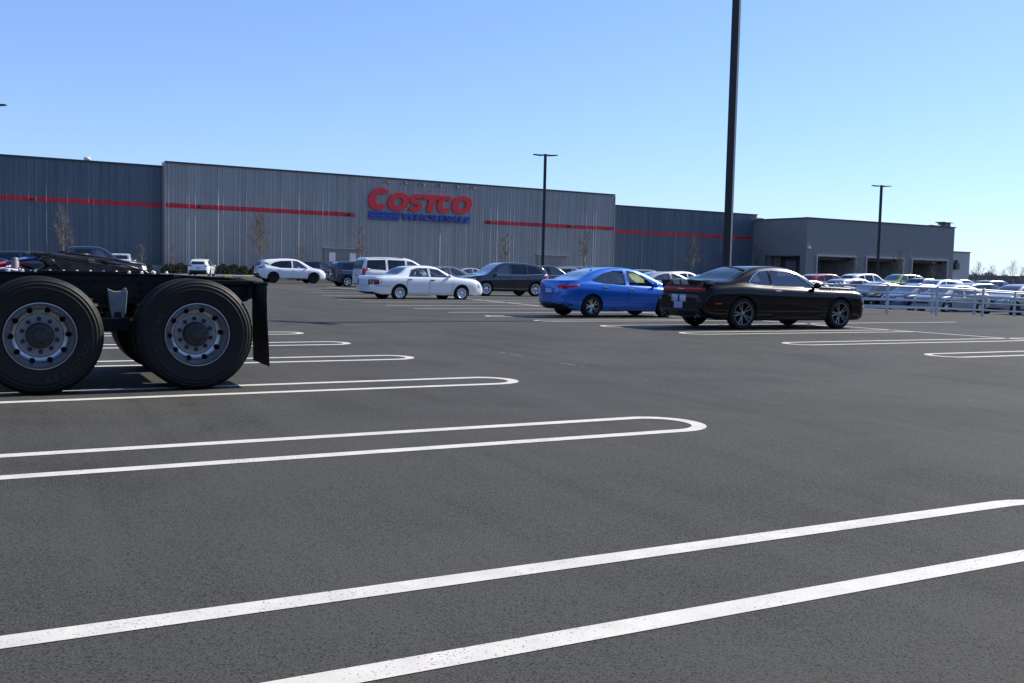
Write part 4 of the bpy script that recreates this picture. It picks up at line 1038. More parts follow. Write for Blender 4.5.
hm = [hedge_mesh(3.4, 1.3, 1.05, 2600, k) for k in range(2)]
hl = ['low green hedge behind the dark pickup bonnet, left end of the hedge row', 'low green hedge just left of the parked white hatchback', 'low green hedge just right of the parked white hatchback', 'low green hedge left of the white crossover, under the ribbed wall', 'low green hedge hidden partly behind the white crossover']
for i, x in enumerate((-3.4, .9, 6.0, 9.6, 13.2)):
    o = tag(link('hedge', hm[i % 2]), hl[i], 'hedge', 'clipped hedges at the foot of the store wall'); o.location = (*bxy(x, 2.2), .1); o.rotation_euler = (0, 0, BR)
# ------------------------------------------------------------------ bare trees
def bare_tree(h, seed, spread=.28, leaves=0, dense=1.0, twr=.012):
    r = random.Random(seed); tr = MB(); cr = MB(); lf = MB()
    lean = Vector((r.uniform(-.04, .04), r.uniform(-.04, .04), 0))
    tp = [Vector((0, 0, -.2))+lean*0]+[Vector((lean.x*z+r.uniform(-.02, .02)*h*.3, lean.y*z, z)) for z in (h*.2, h*.4, h*.6, h*.8, h)]
    tr.tube(tp, [h*.012+.02, h*.011+.015, h*.009+.01, h*.006+.008, h*.004+.004, .004], 7)
    def branch(p, d, L_, rad_, lev):
        n = 4; pts = [p]; q = p.copy(); dd = d.copy()
        for k in range(n):
            dd = (dd+Vector((r.gauss(0, .13), r.gauss(0, .13), .12))).normalized(); q = q+dd*L_/n; pts.append(q.copy())
        cr.tube(pts, [rad_*(1-.8*k/n) for k in range(n+1)], 3 if lev else 5, cap=False)
        if lev < 3:
            for k in range(int((5 if lev == 0 else 4)*dense)):
                t = r.uniform(.2, 1); i = min(n-1, int(t*n)); b = pts[i].lerp(pts[i+1], t*n-i)
                nd = (dd+Vector((r.gauss(0, .7), r.gauss(0, .7), r.gauss(.2, .4)))).normalized()
                branch(b, nd, L_*r.uniform(.35, .6), max(rad_*.55, twr*.5), lev+1)
        if leaves and lev >= 2:
            for k in range(leaves):
                c = pts[-1]+Vector((r.gauss(0, .1), r.gauss(0, .1), r.gauss(0, .1))); a = Vector((r.gauss(0, 1), r.gauss(0, 1), r.gauss(0, 1))).normalized()*.05; b = a.cross(Vector((0, .3, 1)))*.7
                lf.add([c-a*.8, c-b*.8, c+a*.8, c+b*.8], [(0, 1, 2, 3)])
    nb = int(15*dense)
    for i in range(nb):
        z = h*(.26+.68*i/nb); a = i*2.4+r.random(); L_ = h*spread*(1.1-.8*(z/h))+.15
        branch(Vector((lean.x*z, lean.y*z, z)), Vector((math.cos(a)*.75, math.sin(a)*.75, .85)).normalized(), L_, h*.0035+.006, 0)
    T = tr.mesh('trunk', M_BARK); C_ = cr.mesh('crown', M_BARK, recalc=False); Lm = lf.mesh('leaves', M_BRLEAF, recalc=False) if leaves else None
    return T, C_, Lm
def put_tree(meshes, loc, rz, sc, label, group, cat='tree'):
    t = empty('bare_tree', loc, rz, label, cat, group); t.scale = (sc,)*3
    link('trunk', meshes[0], t); c = link('crown', meshes[1], t)
    if meshes[2]: link('dry_leaves', meshes[2], c)
    return t
TV = [bare_tree(6.0, 1, .26, 0, 1.25), bare_tree(4.2, 2, .26), bare_tree(6.0, 3, .28, 1, 1.15), bare_tree(8, 5, .42, 0, 1.0, .012)]
G1 = 'young bare trees in front of the store'
tl = [(64, 210, 0, 'bare young tree with dense grey twigs before the dark wall at far left'), (142, 245, 1, 'small bare tree in front of the dark wall, right of the white pickup'), (104, 253, 1, 'tiny bare sapling between the dark pickup and the small bare tree by the dark wall'),
      (173, 245, 1, 'small bare sapling just right of the step between the dark and the grey wall'), (205, 246, 1, 'bare sapling rising behind the parked white hatchback'), (261, 216, 2, 'tall young tree still holding brown dry leaves behind the white crossover'),
      (303, 246, 1, 'bare sapling over the bonnet end of the white crossover'), (361, 228, 1, 'thin bare tree beside the door with white notices'), (505, 234, 1, 'bare young tree above the black crossover, left of the dark lamp post'),
      (583, 230, 1, 'bare young tree above the blue sedan boot'), (693, 238, 1, 'bare tree before the dark wall between the blue sedan and the big pole'), (757, 246, 1, 'bare tree at the inner corner beside the grey service wing'),
      (857, 258, 1, 'bare sapling between the first and second service bays'), (898, 247, 1, 'bare sapling in front of the middle service bay'), (932, 262, 1, 'thin bare sapling before the pale annex')]
for i, (px, ty, v, lab) in enumerate(tl):
    off = 2.4 if px < 780 else 12.5
    x, k = wall_x(px, off); w = bxy(x, off); gz = ground_z(*w)
    h = wall_z(ty, px, k)-gz; hv = (6.0, 4.2, 6.0)[v]
    put_tree(TV[v], (w[0], w[1], gz), i*1.3, h/hv, lab, G1)
G2 = 'bare trees on the far skyline'
fl = [(978, 263, 'spreading'), (992, 266, 'narrow'), (1012, 262, 'tall'), (1022, 268, 'low'), (972, 270, 'small'), (1003, 270, 'short')]
for i, (px, ty, w_) in enumerate(fl):
    D = 230+i*12; x, y = at(px, D); gz = ground_z(x, y); h = CAM_H+((259+.0227*px)-ty)/FPX*D-gz
    put_tree(TV[3], (x, y, gz), i*2.1, h/8, ['spreading bare tree on the skyline just right of the pale annex', 'narrow bare tree on the skyline, second right of the annex', 'tallest bare tree on the skyline near the right edge', 'low bare tree on the skyline at the very right edge', 'small bare tree touching the pale annex on the skyline', 'short bare tree between the narrow and the tallest skyline trees'][i], G2)
# far wood as one mass
r = random.Random(9); mb = MB()
for i in range(9000):
    px = r.uniform(966, 1120); D = r.uniform(250, 330); x, y = at(px, D); z = -.8+r.random()**1.3*(3.4+.5*math.sin(px*.11)+.4*math.sin(px*.37))
    a = Vector((r.gauss(0, .3), r.gauss(0, .3), r.uniform(.3, .9))); b = Vector((r.uniform(.05, .2), 0, 0))
    mb.add([(x-b.x, y, z), (x+b.x, y, z), (x+a.x+b.x*.3, y+a.y, z+a.z), (x+a.x-b.x*.3, y+a.y, z+a.z)], [(0, 1, 2, 3)])
tag(mb.build('distant_wood', mat('wood_brown', (.17, .145, .135), .9, var=.3, vscale=.1), None, recalc=False), 'low band of brown leafless woodland on the far horizon at right', 'woodland', kind='stuff')
mb = MB(); r = random.Random(21)  # unseen woodland behind the camera, added to give car paint dark reflections
for i in range(9000):
    a = r.uniform(PI*.93, PI*2.02); D = r.uniform(75, 92); x, y = D*math.cos(a), D*math.sin(a); z = r.random()**.8*(11+2.5*math.sin(a*17)+1.5*math.sin(a*41))-1
    q = Vector((r.gauss(0, 1), r.gauss(0, 1), 0)).normalized()*r.uniform(.5, 1.1); h_ = r.uniform(.6, 1.5)
    mb.add([(x-q.x, y-q.y, z), (x+q.x, y+q.y, z), (x+q.x*.5, y+q.y*.5, z+h_), (x-q.x*.5, y-q.y*.5, z+h_)], [(0, 1, 2, 3)])
tag(mb.build('wood_edge', mat('wood_dark', (.022, .024, .026), .95, var=.3, vscale=.2), None, recalc=False), 'dark leafless woodland beyond the near side of the lot', 'woodland', kind='stuff')
x, y = at(1005, 300)
mb = MB(); mb.box((0, 0, 1.3), (44, 10, 3.8)); mb.box((0, 0, 3.25), (44.6, 10.6, .14)); o = mb.build('distant_building', mat('far_brown_wall', (.12, .10, .10), .9), None); o.location = (x+10, y, -.3); o.rotation_euler = (0, 0, -.3)
tag(o, 'low dark brown building on the far horizon at the right edge', 'building')

# ------------------------------------------------------------------ lamp posts
M_POLE = mat('lamp_post_bronze', (.012, .012, .013), .5)
def lamp_post(loc, H, label, heads, s=.2, rz=0):
    t = empty('lamp_post', (*loc, ground_z(*loc)), rz, label, 'lamp post', 'tall car park lamp posts')
    mb = MB(); mb.lathe([(.0, .75), (.28, .75), (.30, .72), (.30, -.3)], 20, 'z'); mb.build('concrete_base', M_CONC, t)
    mb = MB(); mb.box((0, 0, (H+.75)/2), (s, s, H-.75)); mb.build('pole', M_POLE, t, bevel=.015)
    mb = MB(); mb.box((0, 0, .80), (.34, .34, .08)); mb.build('base_plate', M_POLE, t, bevel=.01)
    for k in range(heads):
        sg = 1 if k == 0 else -1
        mb = MB(); mb.add([(sg*.1, -.06, H-.02), (sg*.1, .06, H-.02), (sg*.35, .17, H-.06), (sg*.35, -.17, H-.06), (sg*.92, .16, H-.03), (sg*.92, -.16, H-.03),
                           (sg*.1, -.06, H-.12), (sg*.1, .06, H-.12), (sg*.35, .17, H-.15), (sg*.35, -.17, H-.15), (sg*.92, .16, H-.09), (sg*.92, -.16, H-.09)],
                          [(0, 1, 2, 3), (3, 2, 4, 5), (6, 9, 8, 7), (9, 11, 10, 8), (0, 3, 9, 6), (3, 5, 11, 9), (5, 4, 10, 11), (4, 2, 8, 10), (2, 1, 7, 8), (1, 0, 6, 7)])
        mb.build('lamp_head', M_POLE, t)
    return t
hs = (-4.95, 21.85); tt = 12.0
np_ = (hs[0]+tt*math.sin(rad(SUN_AZ+1.5)), hs[1]+tt*math.cos(rad(SUN_AZ+1.5)))
k = (729.5-512)/FPX
lamp_post((27.4*(k-.0052), 27.4), 9.6, 'nearest dark lamp post, rising out of the frame behind the black coupe', 2, .2, rad(-28))
lamp_post(at(542.5, 75), 9.95, 'dark double headed lamp post right of the store sign', 2, .2, rad(8))
lamp_post(at(877, 92), 9.8, 'dark double headed lamp post before the grey service wing at right', 2, .2, rad(8))
lamp_post(at(-9, 57), 10.0, 'dark lamp post whose head tip shows at the left edge of the photo', 2, .2, rad(8))

# ------------------------------------------------------------------ cart corral
M_GALV = mat('galvanised_steel', (.50, .50, .50), .5, .25, var=.15, vscale=8)
cor = empty('cart_corral', (13.4, 35.2, 0), 0, 'galvanised steel cart corral rails and posts at the right, before the parked cars', 'cart corral')
def cz(u, n): x, y = un(u, n); return ground_z(x, y)
u0 = 13.4*SH+35.2*CH-.22; n0 = -13.4*CH+35.2*SH
for row, dn in ((0, 0), (1, 2.35)):
    P_ = []
    for k in range(-1, 7):
        u_ = u0+k*2.55+(0.1 if row else 0); n_ = n0+dn
        x, y = un(u_, n_); z = ground_z(x, y); P_.append((x-13.4, y-35.2, z))
        mb = MB(); mb.box((0, 0, .52), (.075, .075, 1.04));  mb.box((0, 0, 1.045), (.085, .085, .012))
        o = mb.build('post', M_GALV, cor, bevel=.006); o.location = P_[-1]; o.rotation_euler = (0, 0, rad(28))
    for zr in (.99, .75, .50, .23):
        mb = MB(); mb.tube([(p[0]+.055*CH*0, p[1], p[2]+zr) for p in P_],   .032, 8); mb.build('rail', M_GALV, cor)
# ------------------------------------------------------------------ semi truck
M_FRAME = mat('truck_frame_black', (.005, .005, .0055), .5, spec=.25, var=.3, vscale=4)
M_GREASE = mat('greasy_steel', (.06, .055, .05), .35, .6, var=.5, vscale=12, bump=.4, bscale=20)
M_BRKT = mat('cast_bracket', (.20, .20, .205), .6, .2, var=.2, vscale=12)
M_BOLT = mat('zinc_bolt', (.75, .75, .72), .3, .8)
M_TRIM = mat('truck_rim_alloy', (.46, .47, .49), .30, .9, var=.04, vscale=6)
M_TRIMF = mat('truck_rim_face', (.26, .265, .28), .55, .35, var=.15, vscale=10)
M_HUB = mat('hub_dark', (.022, .022, .022), .6, var=.3, vscale=20)
M_RUB = mat('mudflap_rubber', (.007, .007, .007), .6, spec=.25, var=.2, vscale=5)
TYREM = mat('truck_tyre', (.006, .006, .006), .6, spec=.3, var=.22, vscale=14, bump=.25, bscale=70)
truck = empty('semi_truck', (-4.22, 10.33, 0), rad(-151.9), 'black semi truck tractor rear with two big wheels, fifth wheel and mudflap at left', 'truck')
R = .535
def truck_tyre_mesh():
    mb = MB(); n = 120
    prof = [(.288, -.035), (.300, -.018), (.318, -.010), (.335, -.004), (.352, -.006), (.37, .0), (.40, .004), (.43, .003), (.433, .006), (.437, .006), (.44, .002), (.465, -.002), (.468, .001), (.472, .001), (.475, -.005), (.492, -.013), (.495, -.010), (.499, -.011), (.502, -.018), (.520, -.026), (.5235, -.032), (.529, -.036),
            (.5335, -.042), (.534, -.065), (.522, -.067), (.522, -.074), (.535, -.076), (.535, -.110), (.521, -.112), (.521, -.120), (.535, -.122), (.535, -.152), (.521, -.154), (.521, -.162), (.535, -.164), (.535, -.20), (.522, -.202), (.522, -.209), (.534, -.211), (.532, -.236), (.52, -.25), (.47, -.27), (.40, -.277), (.33, -.268), (.288, -.245)]
    mb.lathe(prof, n, closed=False)
    # shoulder lugs
    for k in range(150):
        a = 2*PI*k/150; ca, sa = math.cos(a), math.sin(a); q = .0062
        vs = []
        for r_, y_ in ((.5215, -.0255), (.5365, -.041), (.5365, -.062), (.515, -.06)):
            for w in (-q, q): vs.append((r_*ca-w*sa, y_, r_*sa+w*ca))
        mb.add(vs, [(0, 2, 3, 1), (2, 4, 5, 3), (0, 6, 4, 2), (1, 3, 5, 7)])
    me = mb.mesh('tyre', TYREM); return me
def text_arc(word, r, size, a_mid, depth=.0035):
    """raised sidewall letters on a circle in the xz plane, facing +y ; a_mid angle at middle"""
    mb = MB(); step = size*.82/r; a0 = a_mid+step*(len(word)-1)/2
    for i, ch in enumerate(word):
        cu = bpy.data.curves.new('w', 'FONT'); cu.body = ch; cu.size = size; cu.extrude = depth; cu.offset = size*.03; cu.align_x = 'CENTER'; cu.align_y = 'CENTER'
        t = bpy.data.objects.new('t', cu); COL.objects.link(t); dg = bpy.context.evaluated_depsgraph_get(); me = bpy.data.meshes.new_from_object(t.evaluated_get(dg)); bpy.data.objects.remove(t)
        a = a0-i*step
        # letter plane: right = clockwise tangent seen from +y, up = outward.  seen from +y, +x points left
        ca, sa = math.cos(a), math.sin(a)
        vs = []
        for v in me.vertices:
            up = v.co.y; rt = v.co.x*.95
            # viewed from +y the picture-right direction is -x ; use angle b measured in that picture
            X = (r+up)*ca+rt*sa; Z = (r+up)*sa-rt*ca
            vs.append((-X, v.co.z, Z))
        mb.add(vs, [tuple(p.vertices) for p in me.polygons])
    return mb
def truck_rim_mesh():
    mb = MB(); n = 96
    prof = [(.286, -.05), (.300, -.022), (.305, -.010), (.303, -.003), (.297, -.002), (.291, -.010), (.287, -.024), (.281, -.035), (.277, -.060), (.270, -.085), (.258, -.110), (.240, -.130), (.220, -.140), (.206, -.143), (.200, -.136), (.194, -.131), (.100, -.131)]
    back = [(.100, -.143), (.190, -.156), (.245, -.142), (.270, -.118), (.284, -.08)]
    mb.lathe(prof+back, n, closed=True)
    me = mb.mesh('rim', [M_TRIM, M_TRIMF])
    for p in me.polygons:
        c = p.center; rr_ = math.hypot(c.x, c.z)
        if rr_ < .202: p.material_index = 1
    cut = MB()
    for k in range(10):
        a = 2*PI*(k+.5)/10; ring = [(.238*math.cos(a)+.026*math.cos(b), .238*math.sin(a)+.026*math.sin(b)) for b in [2*PI*q/18 for q in range(18)]]
        cut.prism(ring, -.3, .05, 'xz', 0)
    me2 = eval_bool(me, [cut.mesh('c', M_TRIM)]); me2.set_sharp_from_angle(angle=rad(30)); return me2
def hub_mesh():
    mb = MB(); mb.lathe([(.120, -.135), (.118, -.125), (.115, -.06), (.108, -.045), (.085, -.035), (.060, -.033), (.058, -.028), (.03, -.027), (.001, -.028)], 32)
    for k in range(8):
        a = 2*PI*k/8; mb.lathe([(.008, -.035), (.008, -.022), (.0001, -.022)], 6, 'y', (.078*math.cos(a), 0, .078*math.sin(a)))
    for k in range(10):
        a = 2*PI*k/10; mb.lathe([(.021, -.131), (.020, -.118), (.0165, -.116), (.0165, -.098), (.008, -.096), (.008, -.083), (.0001, -.083)], 6, 'y', (.152*math.cos(a), 0, .152*math.sin(a)), smooth=False)
    return mb.mesh('hub', M_HUB)
TM, RM, HM = truck_tyre_mesh(), truck_rim_mesh(), hub_mesh()
TXT = text_arc('GOODYEAR', .385, .085, rad(188)).mesh('tyre_lettering', mat('tyre_letter_black', (.018, .018, .019), .5, spec=.3), recalc=False)
for p in TXT.vertices: p.co.y += .004
wi = 0
for x in (.685, -.685, 5.0):
    for sd in (1, -1):
        w = empty('wheel', (x, sd*(1.25 if x < 3 else 1.22), R)); w.parent = truck; wi += 1
        w.rotation_euler = (0, (.35 if x > 0 else 1.0), 0) if sd > 0 else (0, 0, PI)
        link('tyre', TM, w); link('rim', RM, w); link('hub', HM, w)
        if x < 3:
            link('tyre_lettering', TXT, w)
            if sd > 0: w.children[-1].rotation_euler = (0, -w.rotation_euler.y, 0) if False else (0, 0, 0)
            w2 = empty('inner_wheel', (x, sd*(1.25-.345), R)); w2.parent = truck
            if sd < 0: w2.rotation_euler = (0, 0, PI)
            link('tyre', TM, w2); link('rim', RM, w2)
for w in truck.children:
    if w.name.startswith('wheel') and w.location.y > 0 and w.location.x < 3:
        for c in w.children:
            if c.name.startswith('tyre_lettering'): c.rotation_euler = (0, -w.rotation_euler.y+(0 if w.location.x < 0 else 2.2), 0)
def tp(name, mb, m, bevel=0, parent=None): return mb.build(name, m, parent or truck, bevel=bevel)
# frame rails
for sd in (1, -1):
    mb = MB(); y = sd*.43; a, b = -1.28, 5.6
    mb.box(((a+b)/2, y, .94), (b-a, .012, .28)); mb.box(((a+b)/2, y-sd*.045, 1.076), (b-a, .088, .012)); mb.box(((a+b)/2, y-sd*.045, .804), (b-a, .088, .012))
    # tapered tail
    mb.prism([(-1.28, .81), (-1.28, 1.075), (-1.48, 1.03), (-1.48, .90)], y-.006, y+.006, 'xz')
    # outer angle on the rail for the fifth wheel
    mb.box((.35, y+sd*.03, 1.098), (1.9, .06, .012)); mb.box((.35, y+sd*.012, 1.06), (1.9, .01, .08))
    rl = tp('frame_rail', mb, M_FRAME, .003)
    bt = MB()
    for k in range(16): bt.lathe([(.019, 0), (.018, .016), (.010, .026), (.0001, .028)], 8, 'z', (-.52+.12*k, y+sd*.035, 1.104), smooth=False)
    tp('bolts', bt, M_BOLT, parent=rl)
    bt = MB()
    for bx, bz in ((-.27, 1.0), (-.27, .93), (-.21, .86), (-.28, .86), (.30, 1.0), (.30, .93), (.30, .86), (.37, .86), (-.55, 1.02), (.6, 1.02), (.02, 1.03), (.15, 1.03), (.8, .9), (.9, .9), (1.1, .95), (1.3, .95)):
        bt.lathe([(.018, 0), (.018, sd*.014), (.009, sd*.024), (.0001, sd*.025)], 6, 'y', (bx, y+sd*.006, bz), smooth=False)
    tp('bolts', bt, M_FRAME, parent=rl)
mb = MB()
for x in (-1.3, -.2, .3, 1.6, 3.0): mb.box((x, 0, .94), (.12, .84, .22))
mb.box((-1.46, 0, .955), (.04, .95, .17)); tp('crossmember', mb, M_FRAME, .01)
# tail deck plates and fender bracket
mb = MB(); mb.prism([(-.66, 1.085), (-.66, 1.10), (-1.10, 1.085), (-1.46, 1.035), (-1.46, 1.02), (-1.10, 1.07)], -.5, .62, 'xz'); tp('tail_plate', mb, M_GREASE, .004)
mb = MB(); mb.tube([(-1.34, .4, 1.0), (-1.36, .62, 1.03), (-1.36, 1.19, 1.03)], .022, 8); mb.tube([(-1.34, -.4, 1.0), (-1.36, -.62, 1.03), (-1.36, -1.19, 1.03)], .022, 8)
mb.box((-1.1, .62, 1.03), (.6, .05, .05)); mb.box((-1.2, .56, .93), (.2, .14, .12)); tp('mudflap_bracket', mb, M_FRAME, .006)
for sd in (1, -1):
    mb = MB(); rows = [(1.03, -1.395), (.98, -1.405), (.86, -1.44), (.80, -1.435), (.70, -1.455), (.5, -1.445), (.3, -1.45), (.21, -1.455)]
    y0, y1 = sd*.54, sd*1.22; vs = []
    for z, x in rows:
        for yy in (y0, y1):
            for t_ in (0, .012): vs.append(((-1.34-.055*(1.03-z) if yy == y1 else -1.37-.03*(1.03-z))-.25*(x+1.42)-t_, yy, z))
    fs = []
    for i in range(len(rows)-1):
        b = 4*i; fs += [(b, b+2, b+6, b+4), (b+1, b+5, b+7, b+3), (b, b+4, b+5, b+1), (b+2, b+3, b+7, b+6)]
    fs += [(0, 1, 3, 2), tuple(len(vs)-4+q for q in (0, 2, 3, 1))]
    mb.add(vs, fs); fl_ = tp('mudflap', mb, M_RUB)
    bt = MB()
    for k in range(5): bt.lathe([(.010, 0), (.010, -.01), (.0001, -.012)], 6, 'x', (-1.385+.006*k, sd*(.70+.12*k), 1.0), smooth=False)
    tp('bolts', bt, M_BOLT, parent=fl_)
# fifth wheel
mb = MB()
out_ = [(.70, -.30), (.74, 0), (.70, .30), (.50, .47), (.10, .47), (-.08, .40), (-.52, .26), (-.55, .16), (-.18, .06), (.18, .05), (.24, 0), (.18, -.05), (-.18, -.06), (-.55, -.16), (-.52, -.26), (-.08, -.40), (.10, -.47), (.50, -.47)]
def fz(x): return 1.232+.115*x-(.03 if x < -.3 else 0)
top = [(x*.85+.13, y, fz(x)-.02*(x > .65)) for x, y in out_]; bot_ = [(x*.85+.13, y, fz(x)-.045) for x, y in out_]; n = len(out_)
mb.add(top+bot_, [tuple(range(n)), tuple(range(2*n-1, n-1, -1))]+[(i, i+n, (i+1) % n+n, (i+1) % n) for i in range(n)])
for yy in (.36, -.36):
    mb.prism([(-.36, 1.11), (-.30, 1.15), (.02, 1.19), (.62, 1.262), (.66, 1.22), (.50, 1.17), (.46, 1.11)], yy-.10, yy+.10, 'xz'); mb.tube([(.55, yy-.12, 1.20), (.55, yy+.12, 1.20)], .035, 10); mb.prism([(-.02, 1.105), (.66, 1.105), (.46, 1.22), (.18, 1.22)], yy-.05, yy+.05, 'xz')
mb.prism([(.60, 1.29), (.35, 1.275), (.1, 1.25), (-.1, 1.2), (-.05, 1.17), (.2, 1.19), (.45, 1.2)], .40, .44, 'xz'); fw = tp('fifth_wheel', mb, M_GREASE, .006)
mb = MB(); mb.box((.30, 0, 1.112), (.75, .98, .02)); mb.lathe([(.05, -.46), (.05, .46)], 12, 'y', (.32, 0, 1.20)); tp('mounting_plate', mb, M_FRAME, .004, fw)
mb = MB(); mb.tube([(.1, .44, 1.215), (-.1, .50, 1.19), (-.25, .52, 1.15)], .010, 6); mb.tube([(.45, .1, 1.31), (.3, .2, 1.285), (.1, .15, 1.265), (-.1, .25, 1.23), (-.35, .2, 1.19)], .014, 6)
mb.lathe([(.10, 1.262), (.13, 1.285), (.12, 1.295), (.07, 1.29)], 14, 'z', (.28, 0, 0)); tp('locking_jaw', mb, M_GREASE, 0, fw)
# air lines
for nm, m, pts in (('air_hose', mat('hose_red', (.45, .01, .02), .4), [(2.2, .30, 1.12), (1.35, .33, 1.13), (1.0, .33, 1.15), (.75, .30, 1.22), (.55, .26, 1.24), (.35, .2, 1.21), (.2, .1, 1.17)]),
                   ('air_hose', mat('hose_blue', (.10, .22, .55), .4), [(2.2, .36, 1.10), (1.4, .38, 1.12), (1.05, .37, 1.16), (.8, .33, 1.225), (.6, .29, 1.25), (.45, .2, 1.245), (.3, .05, 1.2)]),
                   ('power_cable', mat('cable_lilac', (.55, .45, .62), .5), [(2.2, .40, 1.12), (1.4, .41, 1.09), (1.15, .40, 1.11), (.95, .39, 1.13), (.8, .40, 1.105)]),
                   ('air_hose', mat('hose_red', (.45, .01, .02)), [(2.2, .40, 1.09), (1.5, .42, 1.09), (1.2, .41, 1.13), (.95, .38, 1.18), (.8, .3, 1.17), (.7, .1, 1.13)])):
    mb = MB(); mb.tube(pts, .013, 8); tp(nm, mb, m)
mb = MB(); mb.lathe([(.035, 1.09), (.036, 1.20), (.022, 1.215), (.03, 1.235), (.0001, 1.24)], 12, 'z', (.86, .36, 0)); tp('hose_holder', mb, M_BRKT)
# suspension
mb = MB()
for x in (.685, -.685):
    mb.tube([(x, -.95, R), (x, -.5, R), (x, -.25, R), (x, 0, R), (x, .25, R), (x, .5, R), (x, .95, R)], [.07, .075, .15, .22, .15, .075, .07], 14)
mb.tube([(-.685, 0, R), (.685, 0, R+.03), (2.8, 0, .72)], .06, 10); tp('axle', mb, M_FRAME)
for sd in (1, -1):
    mb = MB(); y = sd*.56
    mb.prism([(-.13, .955), (-.11, .945), (-.04, .925), (.04, .93), (.09, .96), (.115, .96), (.10, .925), (.125, .94), (.10, .72), (.075, .66), (.045, .66), (.035, .72), (-.045, .72), (-.055, .66), (-.08, .66), (-.10, .74)], y-.05, y+.05, 'xz'); mb.v = [(v[0]*-.72-.04, v[1], v[2]) for v in mb.v]
    tp('spring_hanger', mb, M_BRKT, .006)
    mb = MB(); mb.box((.0, y, .60), (.30, .12, .14)); mb.box((0, y+sd*.0, .68), (.16, .09, .1))
    mb.tube([(.65, y, .62), (.3, y, .56), (0, y, .60), (-.3, y, .56), (-.65, y, .62)], [.05, .045, .06, .045, .05], 8); tp('equaliser_beam', mb, M_FRAME, .01)
    for x in (.28, -.95):
        mb = MB(); pr = []
        for k in range(13): pr.append((.095+.016*math.cos(k*PI), .62+k*.022))
        mb.lathe(pr, 20, 'z', (x, y-.02, 0)); tp('air_spring', mb, M_RUB)
    for x in (.30, -.32):
        mb = MB(); pr = [(.0001, -.10), (.07, -.10), (.085, -.08), (.085, -.02), (.093, -.01), (.093, .01), (.085, .02), (.085, .09), (.06, .11), (.0001, .11)]
        mb.lathe(pr, 18, 'y', (x, y+sd*.05, .80 if x > 0 else .76)); tp('brake_chamber', mb, M_FRAME)
# cab ahead of the frame, outside the picture
M_CAB = mat('cab_black_paint', (.015, .016, .02), .2, coat=1.0)
mb = MB(); prof = [(2.75, .95), (2.75, 3.55), (3.3, 3.85), (4.3, 3.6), (4.75, 2.75), (5.1, 1.95), (6.35, 1.65), (6.5, 1.2), (6.5, .6), (5.7, .6), (5.6, .95), (4.4, .95), (4.3, .55), (3.9, .55), (3.9, .95)]
mb.prism(prof, -1.2, 1.2, 'xz'); cab = tp('cab', mb, M_CAB, .08)
mb = MB(); mb.box((4.2, 1.205, 2.4), (.8, .02, .7)); mb.box((4.2, -1.205, 2.4), (.8, .02, .7)); tp('side_window', mb, M_TRIMBLK, 0, cab)
for sd in (1, -1):
    mb = MB(); mb.lathe([(.0001, 0), (.28, 0), (.32, .04), (.32, 1.36), (.28, 1.4), (.0001, 1.4)], 28, 'x', (2.4, sd*.88, .66)); tp('fuel_tank', mb, M_CHROME)
    mb = MB(); mb.tube([(2.6, sd*1.0, .9), (2.6, sd*1.0, 3.6)], .07, 14); tp('exhaust_stack', mb, M_CHROME)

# ------------------------------------------------------------------ cars
def car(kind, name, paint, x, y, heading, label, cat, group=None, **over):
    sp = dict(SPECS[kind]); sp.update(over)
    return Car(sp).build(name, paint, (x, y, ground_z(x, y)), rad(90-heading), label, cat, group)
GR = 'cars parked on the store lot'
coupe = car('coupe', 'sports_coupe', M_PBLACK, 6.03, 23.94, 63.0, 'black two door muscle coupe with silver racing stripes on its boot, nearest whole car', 'car', GR)
C0 = Car(dict(SPECS['coupe'])); C0.paint = M_PBLACK; C0.body_mesh()
def deco(cobj, root, name, ax, m, polys, **kw): return cobj.part(name, root, polys, ax, m, **kw)
# spoiler, stripes, exhausts, plate
mb = MB(); w_ = .86
sec = [(-2.485, 1.095), (-2.47, 1.108), (-2.34, 1.112), (-2.16, 1.085), (-2.16, 1.00), (-2.44, .985)]
vs = []
for yy, dz, k in ((-.84, -.085, .6), (-.80, -.01, 1), (0, .006, 1), (.80, -.01, 1), (.84, -.085, .6)):
    for x_, z_ in sec: vs.append((-2.35+(x_+2.35)*k+(.06*(abs(yy)/.9)**3), yy, z_+dz))
n = len(sec); fs = [(i*n+j, i*n+(j+1) % n, (i+1)*n+(j+1) % n, (i+1)*n+j) for i in range(4) for j in range(n)]+[tuple(range(n)), tuple(4*n+j for j in range(n))[::-1]]
mb.add(vs, fs); spo = mb.build('spoiler', M_PBLACK, coupe)
mb = MB()
for a, b in ((.03, .27), (-.27, -.03)):
    mb.prism([(-2.446, .995), (-2.492, 1.094), (-2.473, 1.117), (-2.34, 1.121), (-2.165, 1.093), (-2.18, 1.08), (-2.34, 1.105), (-2.46, 1.10), (-2.47, 1.09), (-2.43, .995)], a, b, 'xz')
mb.build('silver_stripe', M_SILVER, spo)
deco(C0, coupe, 'silver_stripe', 'rear', M_SILVER, [[(.03, .60), (.27, .60), (.27, .77), (.03, .77)], [(-.27, .60), (-.03, .60), (-.03, .77), (-.27, .77)]], off=.006)
deco(C0, coupe, 'tail_lamp_centre', 'rear', M_RED, [[(-.10, .845), (.10, .845), (.10, .945), (-.10, .945)]], off=.003)
deco(C0, coupe, 'badge', 'rear', M_ALLOY, [[(-.12, .885), (.12, .885), (.12, .910), (-.12, .910)]], off=.012)
deco(C0, coupe, 'number_plate', 'rear', M_PLATE, [[(-.16, .45), (.16, .45), (.16, .60), (-.16, .60)]], off=.014)
mb = MB()
for sd in (.62, -.62): mb.lathe([(.045, -2.30), (.05, -2.49), (.056, -2.49), (.056, -2.30)], 14, 'x', (0, sd, .30), closed=True)
mb.build('exhaust_tip', M_ALLOYD, coupe)
